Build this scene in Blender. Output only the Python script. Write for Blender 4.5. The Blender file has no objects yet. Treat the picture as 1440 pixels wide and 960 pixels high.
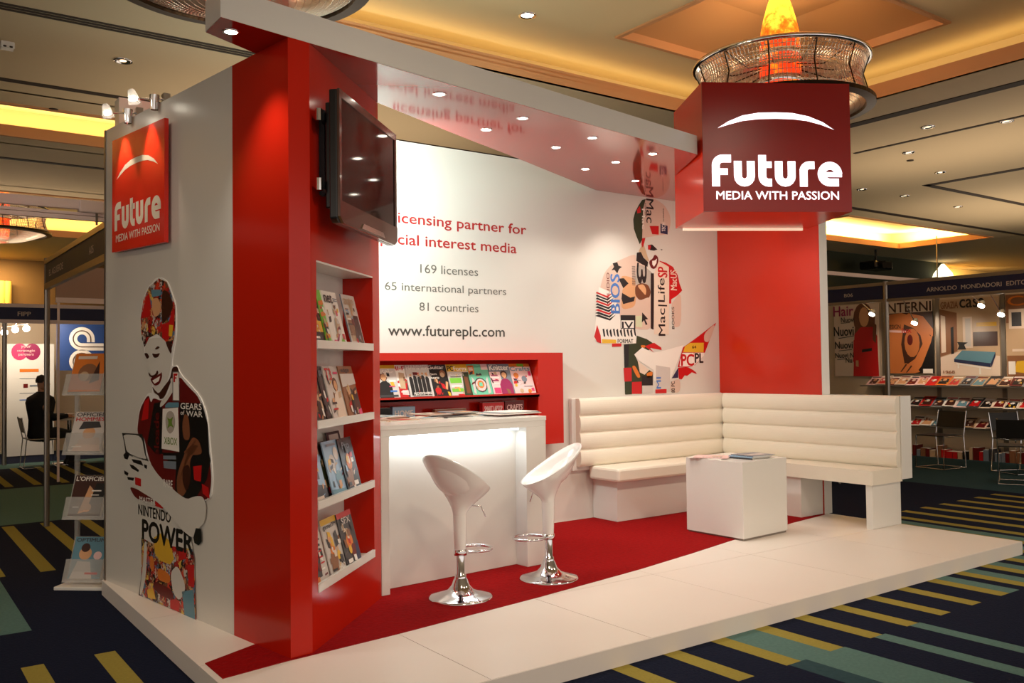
import bpy, math, random
from mathutils import Vector, Matrix
PI = math.pi
S = bpy.context.scene
COL = S.collection
random.seed(7)

# ---------------------------------------------------------------- camera
cam_data = bpy.data.cameras.new('camera')
cam = bpy.data.objects.new('camera', cam_data)
COL.objects.link(cam)
cam_data.sensor_fit = 'HORIZONTAL'
cam_data.sensor_width = 36.0
cam_data.lens = 36.0 * 1258.1 / 1440.0
cam_data.clip_end = 200
PITCH, ROLL, YAW = math.radians(1.544), math.radians(-0.680), math.radians(54.217)
_fw = Vector((math.cos(YAW), math.sin(YAW), 0)); _rt = Vector((math.sin(YAW), -math.cos(YAW), 0)); _up = Vector((0, 0, 1))
_F = _fw * math.cos(PITCH) + _up * math.sin(PITCH); _U = _up * math.cos(PITCH) - _fw * math.sin(PITCH)
_R = _rt * math.cos(ROLL) + _U * math.sin(ROLL); _U = _U * math.cos(ROLL) - _rt * math.sin(ROLL)
cam.matrix_world = Matrix(((_R.x, _U.x, -_F.x, -1.2893), (_R.y, _U.y, -_F.y, -3.3661), (_R.z, _U.z, -_F.z, 1.5119), (0, 0, 0, 1)))
S.camera = cam

# ---------------------------------------------------------------- world, exposure
w = bpy.data.worlds.new('hall_ambience'); S.world = w; w.use_nodes = True
bg = w.node_tree.nodes['Background']
bg.inputs[0].default_value = (1.0, 0.89, 0.79, 1); bg.inputs[1].default_value = 0.80
S.view_settings.view_transform = 'Standard'; S.view_settings.look = 'None'
S.view_settings.exposure = 0.45; S.view_settings.gamma = 1.0; S.view_settings.use_curve_mapping = False

# light levels, used by the builders of the lamps below
W_CANOPY, W_HALL, W_SIGNSPOT, W_COVE, W_COUNTER = 5.5, 212.0, 8.0, 0.75, 1.2
W_WALL_FILL = 46.0
WARM = (1.0, 0.82, 0.63); WHITE = (1.0, 0.93, 0.84); COOL = (0.86, 0.95, 1.0); AMBER = (1.0, 0.72, 0.30)

def spot(name, loc, target, power, color, size=60, blend=0.6, radius=0.04):
    d = bpy.data.lights.new(name, 'SPOT'); d.energy = power; d.color = color
    d.spot_size = math.radians(size); d.spot_blend = blend; d.shadow_soft_size = radius
    o = bpy.data.objects.new(name, d); COL.objects.link(o); o.location = loc
    o.rotation_euler = (Vector(target) - Vector(loc)).to_track_quat('-Z', 'Y').to_euler()
    return o
def area(name, loc, target, power, color, sx, sy):
    d = bpy.data.lights.new(name, 'AREA'); d.energy = power; d.color = color
    d.shape = 'RECTANGLE'; d.size = sx; d.size_y = sy
    o = bpy.data.objects.new(name, d); COL.objects.link(o); o.location = loc
    o.rotation_euler = (Vector(target) - Vector(loc)).to_track_quat('-Z', 'Y').to_euler()
    return o
# ballroom downlights in front of the stand (their lamps hang in the ceiling behind and beside the camera)
for i, (x, y, tx, ty) in enumerate([(0.5, -2.2, 1.6, 1.4), (3.2, -2.4, 3.6, 1.2), (6.6, -2.0, 5.4, 1.2), (-2.6, 0.8, -0.5, 2.0), (-2.8, 5.0, -1.5, 5.0), (9.3, 0.6, 9.3, 1.0)]):
    spot('hall_downlight', (x, y, 4.44), (tx, ty, 0.1), W_HALL * (1.0 if i < 3 else 0.34), WARM, 80, 0.9, 0.35)

# added fill areas facing up, unseen above the booths, to brighten the ballroom ceiling
for x, y, z, sx, sy, p in [(3.2, 6.8, 2.75, 4, 3, 36), (11.4, 2.6, 2.75, 1.8, 5, 34), (1.0, 14.5, 2.75, 3, 2, 24), (17.0, 4.5, 2.75, 4, 4, 50)]:
    area('ceiling_fill', (x, y, z), (x, y, 5), p, WARM, sx, sy)

# ---------------------------------------------------------------- materials
def lin(c):
    c = c / 255.0
    return c / 12.92 if c <= 0.04045 else ((c + 0.055) / 1.055) ** 2.4
MATS = {}
def mat(name, rgb=(200, 200, 200), rough=0.5, metal=0.0, spec=0.5, noise=0.0, scale=20.0, emit=None, strength=0.0, alpha=1.0, trans=0.0, bump=0.0, coat=0.0):
    if name in MATS: return MATS[name]
    m = bpy.data.materials.new(name); m.use_nodes = True; nt = m.node_tree; b = nt.nodes['Principled BSDF']
    c = (lin(rgb[0]), lin(rgb[1]), lin(rgb[2]), 1)
    b.inputs['Base Color'].default_value = c; b.inputs['Roughness'].default_value = rough
    b.inputs['Metallic'].default_value = metal; b.inputs['Specular IOR Level'].default_value = spec
    b.inputs['Coat Weight'].default_value = coat; b.inputs['Coat Roughness'].default_value = 0.06
    b.inputs['Transmission Weight'].default_value = trans; b.inputs['Alpha'].default_value = alpha
    if noise > 0 or bump > 0:
        tc = nt.nodes.new('ShaderNodeTexCoord'); n = nt.nodes.new('ShaderNodeTexNoise'); n.inputs['Scale'].default_value = scale
        n.inputs['Detail'].default_value = 5; nt.links.new(tc.outputs['Object'], n.inputs['Vector'])
        if noise > 0:
            r = nt.nodes.new('ShaderNodeMapRange'); r.inputs['To Min'].default_value = 1 - noise; r.inputs['To Max'].default_value = 1 + noise
            nt.links.new(n.outputs['Fac'], r.inputs['Value'])
            v = nt.nodes.new('ShaderNodeVectorMath'); v.operation = 'SCALE'; v.inputs[0].default_value = c[:3]
            nt.links.new(r.outputs[0], v.inputs['Scale']); nt.links.new(v.outputs[0], b.inputs['Base Color'])
        if bump > 0:
            bp = nt.nodes.new('ShaderNodeBump'); bp.inputs['Strength'].default_value = bump; bp.inputs['Distance'].default_value = 0.01
            nt.links.new(n.outputs['Fac'], bp.inputs['Height']); nt.links.new(bp.outputs[0], b.inputs['Normal'])
    if emit is not None:
        b.inputs['Emission Color'].default_value = (lin(emit[0]), lin(emit[1]), lin(emit[2]), 1); b.inputs['Emission Strength'].default_value = strength
    MATS[name] = m
    return m
def collage(name, cols, scale=9.0):
    """cut-up magazine pages: irregular cells, each with its own printed colour"""
    if name in MATS: return MATS[name]
    m = bpy.data.materials.new(name); m.use_nodes = True; nt = m.node_tree; b = nt.nodes['Principled BSDF']
    tc = nt.nodes.new('ShaderNodeTexCoord'); v = nt.nodes.new('ShaderNodeTexVoronoi'); v.inputs['Scale'].default_value = scale
    nz = nt.nodes.new('ShaderNodeTexNoise'); nz.inputs['Scale'].default_value = scale * 1.5
    mx = nt.nodes.new('ShaderNodeMixRGB'); mx.inputs[0].default_value = 0.09
    nt.links.new(tc.outputs['Object'], nz.inputs['Vector']); nt.links.new(tc.outputs['Object'], mx.inputs[1]); nt.links.new(nz.outputs['Color'], mx.inputs[2])
    nt.links.new(mx.outputs[0], v.inputs['Vector'])
    sp = nt.nodes.new('ShaderNodeSeparateColor'); nt.links.new(v.outputs['Color'], sp.inputs[0])
    cr = nt.nodes.new('ShaderNodeValToRGB'); cr.color_ramp.interpolation = 'CONSTANT'
    while len(cr.color_ramp.elements) < len(cols): cr.color_ramp.elements.new(0.5)
    for i, c in enumerate(cols):
        cr.color_ramp.elements[i].position = i / len(cols); cr.color_ramp.elements[i].color = (lin(c[0]), lin(c[1]), lin(c[2]), 1)
    nt.links.new(sp.outputs[0], cr.inputs[0]); nt.links.new(cr.outputs[0], b.inputs['Base Color'])
    b.inputs['Roughness'].default_value = 0.35
    MATS[name] = m
    return m

M = {}
M['whitelam'] = mat('white_laminate', (226, 222, 214), 0.22, noise=0.012, scale=3)
M['whitewall'] = mat('white_wall_laminate', (216, 210, 200), 0.3, noise=0.012, scale=2)
M['tile'] = mat('white_floor_panel', (232, 222, 212), 0.38, noise=0.02, scale=2.5)
M['redlam'] = mat('red_gloss_laminate', (186, 30, 12), 0.16, noise=0.02, scale=3, spec=0.3)
M['redcanopy'] = mat('red_canopy_laminate', (176, 24, 10), 0.10, coat=0.6)
M['redcarpet'] = mat('red_carpet_pile', (140, 7, 9), 0.95, spec=0.1, noise=0.28, scale=42, bump=0.6)
M['chrome'] = mat('chrome', (225, 225, 228), 0.09, metal=1.0)
M['alu'] = mat('brushed_aluminium', (150, 140, 130), 0.35, metal=0.85)
M['gloss_white'] = mat('glossy_white_plastic', (236, 232, 228), 0.14, coat=0.5)
M['leather'] = mat('white_leatherette', (232, 222, 204), 0.4, noise=0.015, scale=60, bump=0.06)
M['blacktv'] = mat('black_tv_plastic', (22, 20, 20), 0.22)
M['screen'] = mat('black_tv_glass', (14, 8, 8), 0.05, spec=0.35)
M['darksteel'] = mat('dark_grey_steel', (44, 48, 52), 0.4, metal=0.5)
M['paper'] = mat('white_paper_pages', (222, 216, 206), 0.7)
M['led'] = mat('led_tube', (255, 255, 255), 0.4, emit=(226, 245, 255), strength=4.5)
M['lampglow'] = mat('halogen_lamp_face', (255, 250, 240), 0.4, emit=(255, 244, 222), strength=14.0)
M['letterglow'] = mat('backlit_white_letters', (255, 255, 255), 0.4, emit=(250, 244, 255), strength=1.15)
M['signred'] = mat('sign_red_board', (226, 40, 22), 0.25)
M['boxred'] = mat('sign_box_red_panel', (150, 18, 12), 0.25)
M['boxside'] = mat('sign_box_red_side', (206, 40, 14), 0.22)
M['ceil'] = mat('ceiling_beige_paint', (224, 200, 160), 0.8, noise=0.02, scale=1.5)
M['ceilpeach'] = mat('ceiling_peach_paint', (206, 150, 100), 0.75)
M['ceilpanel'] = mat('ceiling_peach_panel', (190, 136, 84), 0.75, noise=0.04, scale=1.2)
M['ceilyel'] = mat('ceiling_cream_paint', (228, 206, 158), 0.8)
M['groove'] = mat('dark_ceiling_groove', (60, 46, 34), 0.8)
M['navyfascia'] = mat('navy_fascia', (22, 26, 66), 0.5)
M['silverletter'] = mat('silver_letters', (196, 180, 165), 0.5)
PAL = dict(pale=(214, 184, 166), darkgreen=(44, 54, 26), red=(196, 20, 22), navy=(40, 46, 78), black=(22, 18, 18), maroon=(104, 18, 16), white=(238, 230, 220), grey=(176, 164, 152),
    skin=(214, 158, 112), hair=(112, 62, 34), palegreen=(206, 208, 170), cream=(226, 204, 184), yellow=(226, 176, 48), orange=(220, 120, 40), lightgrey=(206, 196, 188), rim=(236, 232, 226),
    teal=(96, 140, 156), darkbrown=(62, 28, 18), darkgreyp=(120, 112, 108), darkskin=(128, 76, 48), green=(110, 140, 50), greytext=(120, 128, 138), line=(40, 36, 34), blue=(70, 118, 190),
    pink=(216, 60, 110), mint=(110, 196, 160), lightpink=(236, 196, 192), lime=(120, 190, 60), plum=(150, 30, 84), ice=(150, 180, 206), darkgrey=(60, 58, 60), brown=(140, 92, 60), tan=(196, 164, 130), redtext=(176, 34, 30), greytxt=(104, 100, 92), darktxt=(66, 62, 56))
def pm(k):
    if k == 'whitewall': return M['whitewall']
    if k == 'collage': return collage('magazine_collage_print', [(170, 24, 20), (34, 22, 20), (206, 150, 104), (90, 120, 150), (214, 60, 30), (120, 80, 56), (190, 30, 24), (226, 186, 80), (60, 36, 30), (200, 190, 180), (24, 22, 24), (150, 20, 16)], 30)
    return mat('print_' + k, PAL[k], 0.35)

# ---------------------------------------------------------------- mesh builder
class MB:
    def __init__(s): s.v = []; s.f = []; s.m = []; s.mats = []; s.sm = []
    def mi(s, m):
        if m not in s.mats: s.mats.append(m)
        return s.mats.index(m)
    def add(s, vs, fs, m, smooth=False):
        o = len(s.v); s.v += [Vector(p) for p in vs]; k = s.mi(m)
        for f in fs: s.f.append([i + o for i in f]); s.m.append(k); s.sm.append(smooth)
        return s
    def box(s, x0, x1, y0, y1, z0, z1, m):
        v = [(x, y, z) for z in (z0, z1) for y in (y0, y1) for x in (x0, x1)]
        return s.add(v, [(0, 2, 3, 1), (4, 5, 7, 6), (0, 1, 5, 4), (2, 6, 7, 3), (0, 4, 6, 2), (1, 3, 7, 5)], m)
    def prism(s, poly, z0, z1, m, mside=None, mbot=None):
        a = sum(poly[i][0] * poly[(i + 1) % len(poly)][1] - poly[(i + 1) % len(poly)][0] * poly[i][1] for i in range(len(poly)))
        if a < 0: poly = poly[::-1]
        n = len(poly); v = [(x, y, z0) for x, y in poly] + [(x, y, z1) for x, y in poly]
        s.add(v, [list(range(n, 2 * n))], m); s.add(v, [list(range(n))[::-1]], mbot or m)
        s.add(v, [(i, (i + 1) % n, n + (i + 1) % n, n + i) for i in range(n)], mside or m)
        return s
    def slab(s, pts, fr, t0, t1, m):
        """polygon in a frame fr(u, v, off), extruded from offset t0 to t1"""
        n = len(pts); v = [fr(u, w_, t0) for u, w_ in pts] + [fr(u, w_, t1) for u, w_ in pts]
        return s.add(v, [list(range(n, 2 * n)), list(range(n))[::-1]] + [(i, (i + 1) % n, n + (i + 1) % n, n + i) for i in range(n)], m)
    def sweep(s, prof, p, q, up, side, m, smooth=True):
        """profile of (side, up) pairs carried from p to q"""
        p, q, up, side = Vector(p), Vector(q), Vector(up), Vector(side); n = len(prof)
        v = [p + side * a + up * b for a, b in prof] + [q + side * a + up * b for a, b in prof]
        s.add(v, [(i, (i + 1) % n, n + (i + 1) % n, n + i) for i in range(n)], m, smooth)
        s.add(v, [list(range(n))[::-1], list(range(n, 2 * n))], m)
        return s
    def tube(s, path, r, m, seg=10, closed=False, cap=True):
        P = [Vector(p) for p in path]; n = len(P); rings = []; rr = r if isinstance(r, (list, tuple)) else [r] * n
        for i in range(n):
            a = P[(i - 1) % n] if (closed or i > 0) else P[i]; b = P[(i + 1) % n] if (closed or i < n - 1) else P[i]
            d = (b - a).normalized(); ref = Vector((0, 0, 1)) if abs(d.z) < 0.95 else Vector((1, 0, 0))
            u = d.cross(ref).normalized(); w_ = d.cross(u).normalized()
            rings.append([P[i] + (u * math.cos(2 * PI * k / seg) + w_ * math.sin(2 * PI * k / seg)) * rr[i] for k in range(seg)])
        v = [p for rg in rings for p in rg]; f = []
        for i in range(n if closed else n - 1):
            j = (i + 1) % n
            for k in range(seg): f.append((i * seg + k, i * seg + (k + 1) % seg, j * seg + (k + 1) % seg, j * seg + k))
        s.add(v, f, m, True)
        if cap and not closed: s.add(v, [list(range(seg))[::-1], [(n - 1) * seg + k for k in range(seg)]], m)
        return s
    def lathe(s, prof, c, m, seg=32, smooth=True, axis=None, cap=False):
        """profile of (radius, height) about a vertical axis through c (or about axis)"""
        c = Vector(c); R3 = Matrix.Identity(3) if axis is None else Vector((0, 0, 1)).rotation_difference(Vector(axis).normalized()).to_matrix()
        v = [c + R3 @ Vector((r * math.cos(2 * PI * k / seg), r * math.sin(2 * PI * k / seg), h)) for r, h in prof for k in range(seg)]
        f = [(i * seg + k, i * seg + (k + 1) % seg, (i + 1) * seg + (k + 1) % seg, (i + 1) * seg + k) for i in range(len(prof) - 1) for k in range(seg)]
        s.add(v, f, m, smooth)
        if cap: s.add(v, [list(range(seg))[::-1], [(len(prof) - 1) * seg + k for k in range(seg)]], m)
        return s
    def stroke(s, pts, wd, fr, off, m):
        """a thick flat pen stroke along pts"""
        n = len(pts); L = []; Rr = []
        for i in range(n):
            a = Vector(pts[max(i - 1, 0)]); b = Vector(pts[min(i + 1, n - 1)]); c = Vector(pts[i]); d1 = (c - a); d2 = (b - c)
            if d1.length == 0: d1 = d2
            if d2.length == 0: d2 = d1
            n1 = Vector((-d1.y, d1.x)).normalized(); n2 = Vector((-d2.y, d2.x)).normalized(); nn = (n1 + n2)
            nn = nn.normalized() if nn.length > 1e-6 else n1
            k = wd / 2 / max(0.4, nn.dot(n1)); L.append(c + nn * k); Rr.append(c - nn * k)
        v = [fr(p.x, p.y, off) for p in L] + [fr(p.x, p.y, off) for p in Rr]
        return s.add(v, [(i + n, i + n + 1, i + 1, i) for i in range(n - 1)], m)
    def text(s, body, x0, y0, w_, h, fr, off, m, bold=0.0, rot=0):
        """built-in lettering fitted to the rectangle x0, y0, w_, h; rot 90 reads upwards, -90 downwards"""
        vs, fs, (a0, a1, b0, b1) = text_geo(body, 0.0); out = []
        for x, y in vs:
            u, t = (x - a0) / (a1 - a0), (y - b0) / (b1 - b0)
            if rot == 90: u, t = 1 - t, u
            elif rot == -90: u, t = t, 1 - u
            out.append(fr(x0 + u * w_, y0 + t * h, off))
        s.add(out, fs, m)
        if bold > 0:   # heavier weight: the same outlines laid again, shifted by a hair
            th = math.radians(rot); sx = bold * min(w_, h) * 1.1 if rot == 0 else bold * min(w_, h) * 0.3; sy = bold * min(w_, h) * 0.9
            a, b = Vector(fr(0, 0, 0)), Vector(fr(1, 0, 0)); c = Vector(fr(0, 1, 0)); du, dv = (b - a), (c - a); dn = Vector(fr(0, 0, 1)) - a
            for k, (p, q) in enumerate([(1, 0), (-1, 0), (0, 1), (0, -1)]):
                s.add([Vector(o_) + du * p * sx + dv * q * sy - dn * 0.00006 * (k + 1) for o_ in out], fs, m)
        return s
    def merge(s, o, mx=None):
        k = len(s.v); s.v += [(mx @ p if mx else p.copy()) for p in o.v]
        mm = [s.mi(m) for m in o.mats]
        s.f += [[i + k for i in f] for f in o.f]; s.m += [mm[i] for i in o.m]; s.sm += o.sm
        return s
    def build(s, name, parent=None, local=False, bevel=0.0, origin=None, loc=None):
        me = bpy.data.meshes.new(name); vs = s.v; o = bpy.data.objects.new(name, me)
        if parent is not None:
            o.parent = parent
            if not local:
                inv = tree_matrix(parent).inverted(); vs = [inv @ p for p in vs]
        elif not local:
            lo = Vector([min(p[i] for p in vs) for i in range(3)]); hi = Vector([max(p[i] for p in vs) for i in range(3)])
            c = Vector(origin) if origin else Vector(((lo.x + hi.x) / 2, (lo.y + hi.y) / 2, lo.z)); vs = [p - c for p in vs]; o.location = c
        me.from_pydata([tuple(p) for p in vs], [], s.f)
        for m in s.mats: me.materials.append(m)
        me.polygons.foreach_set('material_index', s.m); me.polygons.foreach_set('use_smooth', s.sm); me.update()
        COL.objects.link(o)
        if bevel > 0:
            b = o.modifiers.new('bevel', 'BEVEL'); b.width = bevel; b.segments = 2; b.limit_method = 'ANGLE'; b.angle_limit = math.radians(40)
        return o
def tree_matrix(o):
    m = Matrix.LocRotScale(o.location, o.rotation_euler, o.scale)
    return tree_matrix(o.parent) @ m if o.parent else m
_TG = {}
def text_geo(body, bold):
    if (body, bold) in _TG: return _TG[(body, bold)]
    c = bpy.data.curves.new('lettering_curve', 'FONT'); c.body = body; c.offset = bold; c.resolution_u = 3
    o = bpy.data.objects.new('lettering_curve', c); COL.objects.link(o); bpy.context.view_layer.update()
    me = bpy.data.meshes.new_from_object(o.evaluated_get(bpy.context.evaluated_depsgraph_get()))
    vs = [(v.co.x, v.co.y) for v in me.vertices]; fs = [list(p.vertices) for p in me.polygons]
    bpy.data.objects.remove(o); bpy.data.curves.remove(c); bpy.data.meshes.remove(me)
    xs = [v[0] for v in vs]; ys = [v[1] for v in vs]
    _TG[(body, bold)] = (vs, fs, (min(xs), max(xs), min(ys), max(ys)))
    return _TG[(body, bold)]
def frame(o, u, n):
    """wall frame: u to the right as read, v up, off along the normal"""
    o, u, n = Vector(o), Vector(u).normalized(), Vector(n).normalized()
    return lambda a, b, off: (o.x + u.x * a + n.x * off, o.y + u.y * a + n.y * off, o.z + b)
def tag(o, label=None, cat=None, group=None, kind=None):
    if cat and not kind: kind = 'thing'
    if label: o['label'] = label
    if cat: o['category'] = cat
    if group: o['group'] = group
    if kind: o['kind'] = kind
    return o
def thing(name, label, cat, loc=(0, 0, 0), rz=0.0, group=None):
    o = bpy.data.objects.new(name, None); COL.objects.link(o); o.location = loc; o.rotation_euler = (0, 0, rz); o.empty_display_size = 0.1
    return tag(o, label, cat, group)
def struct(mb, name, **k): return tag(mb.build(name, **k), kind='structure')
def kids(o): return [c for c in bpy.data.objects if c.parent == o]
def copy_tree(o, parent=None, label=None, group=None):
    c = o.copy(); COL.objects.link(c); c.parent = parent
    if label: c['label'] = label
    if group: c['group'] = group
    for ch in kids(o): copy_tree(ch, c)
    return c
def arc(cx, cy, r, a0, a1, n=8):
    return [(cx + r * math.cos(math.radians(a0 + (a1 - a0) * i / n)), cy + r * math.sin(math.radians(a0 + (a1 - a0) * i / n))) for i in range(n + 1)]
def logo(mb, x0, y0, wd, ht, fr, off, m):
    """the rounded five-stroke wordmark, swoosh and tagline, in a unit square board 1.0 x 1.0 scaled to wd x ht"""
    g = lambda a, b, o_: fr(x0 + a * wd, y0 + b * ht, o_)
    T = lambda x, y: ((x - 357) / 828.0, (830 - y) / 720.0)
    st = lambda pts: [T(*p) for p in pts]
    def sk(pts, w_=44):
        # stroke in board pixels, then mapped
        f2 = lambda a, b, o_: g(*T(a, b), o_)
        mb.stroke(pts[::-1], w_, f2, off, m)
    A = lambda cx, cy, r, a0, a1, n=8: [(cx + r * math.cos(math.radians(a0 + (a1 - a0) * i / n)), cy - r * math.sin(math.radians(a0 + (a1 - a0) * i / n))) for i in range(n + 1)]
    sk([(427, 690)] + A(465, 573, 38, 180, 90) + [(512, 535)]); sk([(440, 608), (493, 608)], 36)
    for x in (549, 777): sk([(x, 548), (x, 632)] + A(x + 36, 632, 36, 180, 360)[1:] + [(x + 72, 548)])
    sk([(685, 514), (685, 632)] + A(719, 634, 34, 180, 270)[1:] + [(738, 668)]); sk([(690, 568), (738, 568)], 36)
    sk([(916, 690), (916, 605)] + A(950, 605, 35, 180, 90)[1:] + [(978, 570)])
    sk(A(1064, 619, 47, 0, 270, 24) + [(1114, 666)], 44); sk([(1040, 622), (1132, 622)], 28)
    up = [(440, 366), (500, 328), (580, 294), (670, 278), (765, 275), (860, 278), (950, 296), (1030, 328), (1092, 370)]
    dn = [(1020, 343), (940, 322), (860, 313), (765, 311), (670, 314), (580, 325), (510, 344)]
    k = len(up); lo = [(440, 366)] + dn[::-1] + [(1092, 370)]
    v = [g(*T(*p), off) for p in up] + [g(*T(*p), off) for p in lo]
    mb.add(v, [(i, i + k, i + k + 1, i + 1) for i in range(k - 1)], m)
    mb.text('MEDIA WITH PASSION', *T(428, 762), (1112 - 428) / 828.0, 46 / 720.0, g, off, m, bold=0.012)
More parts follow.
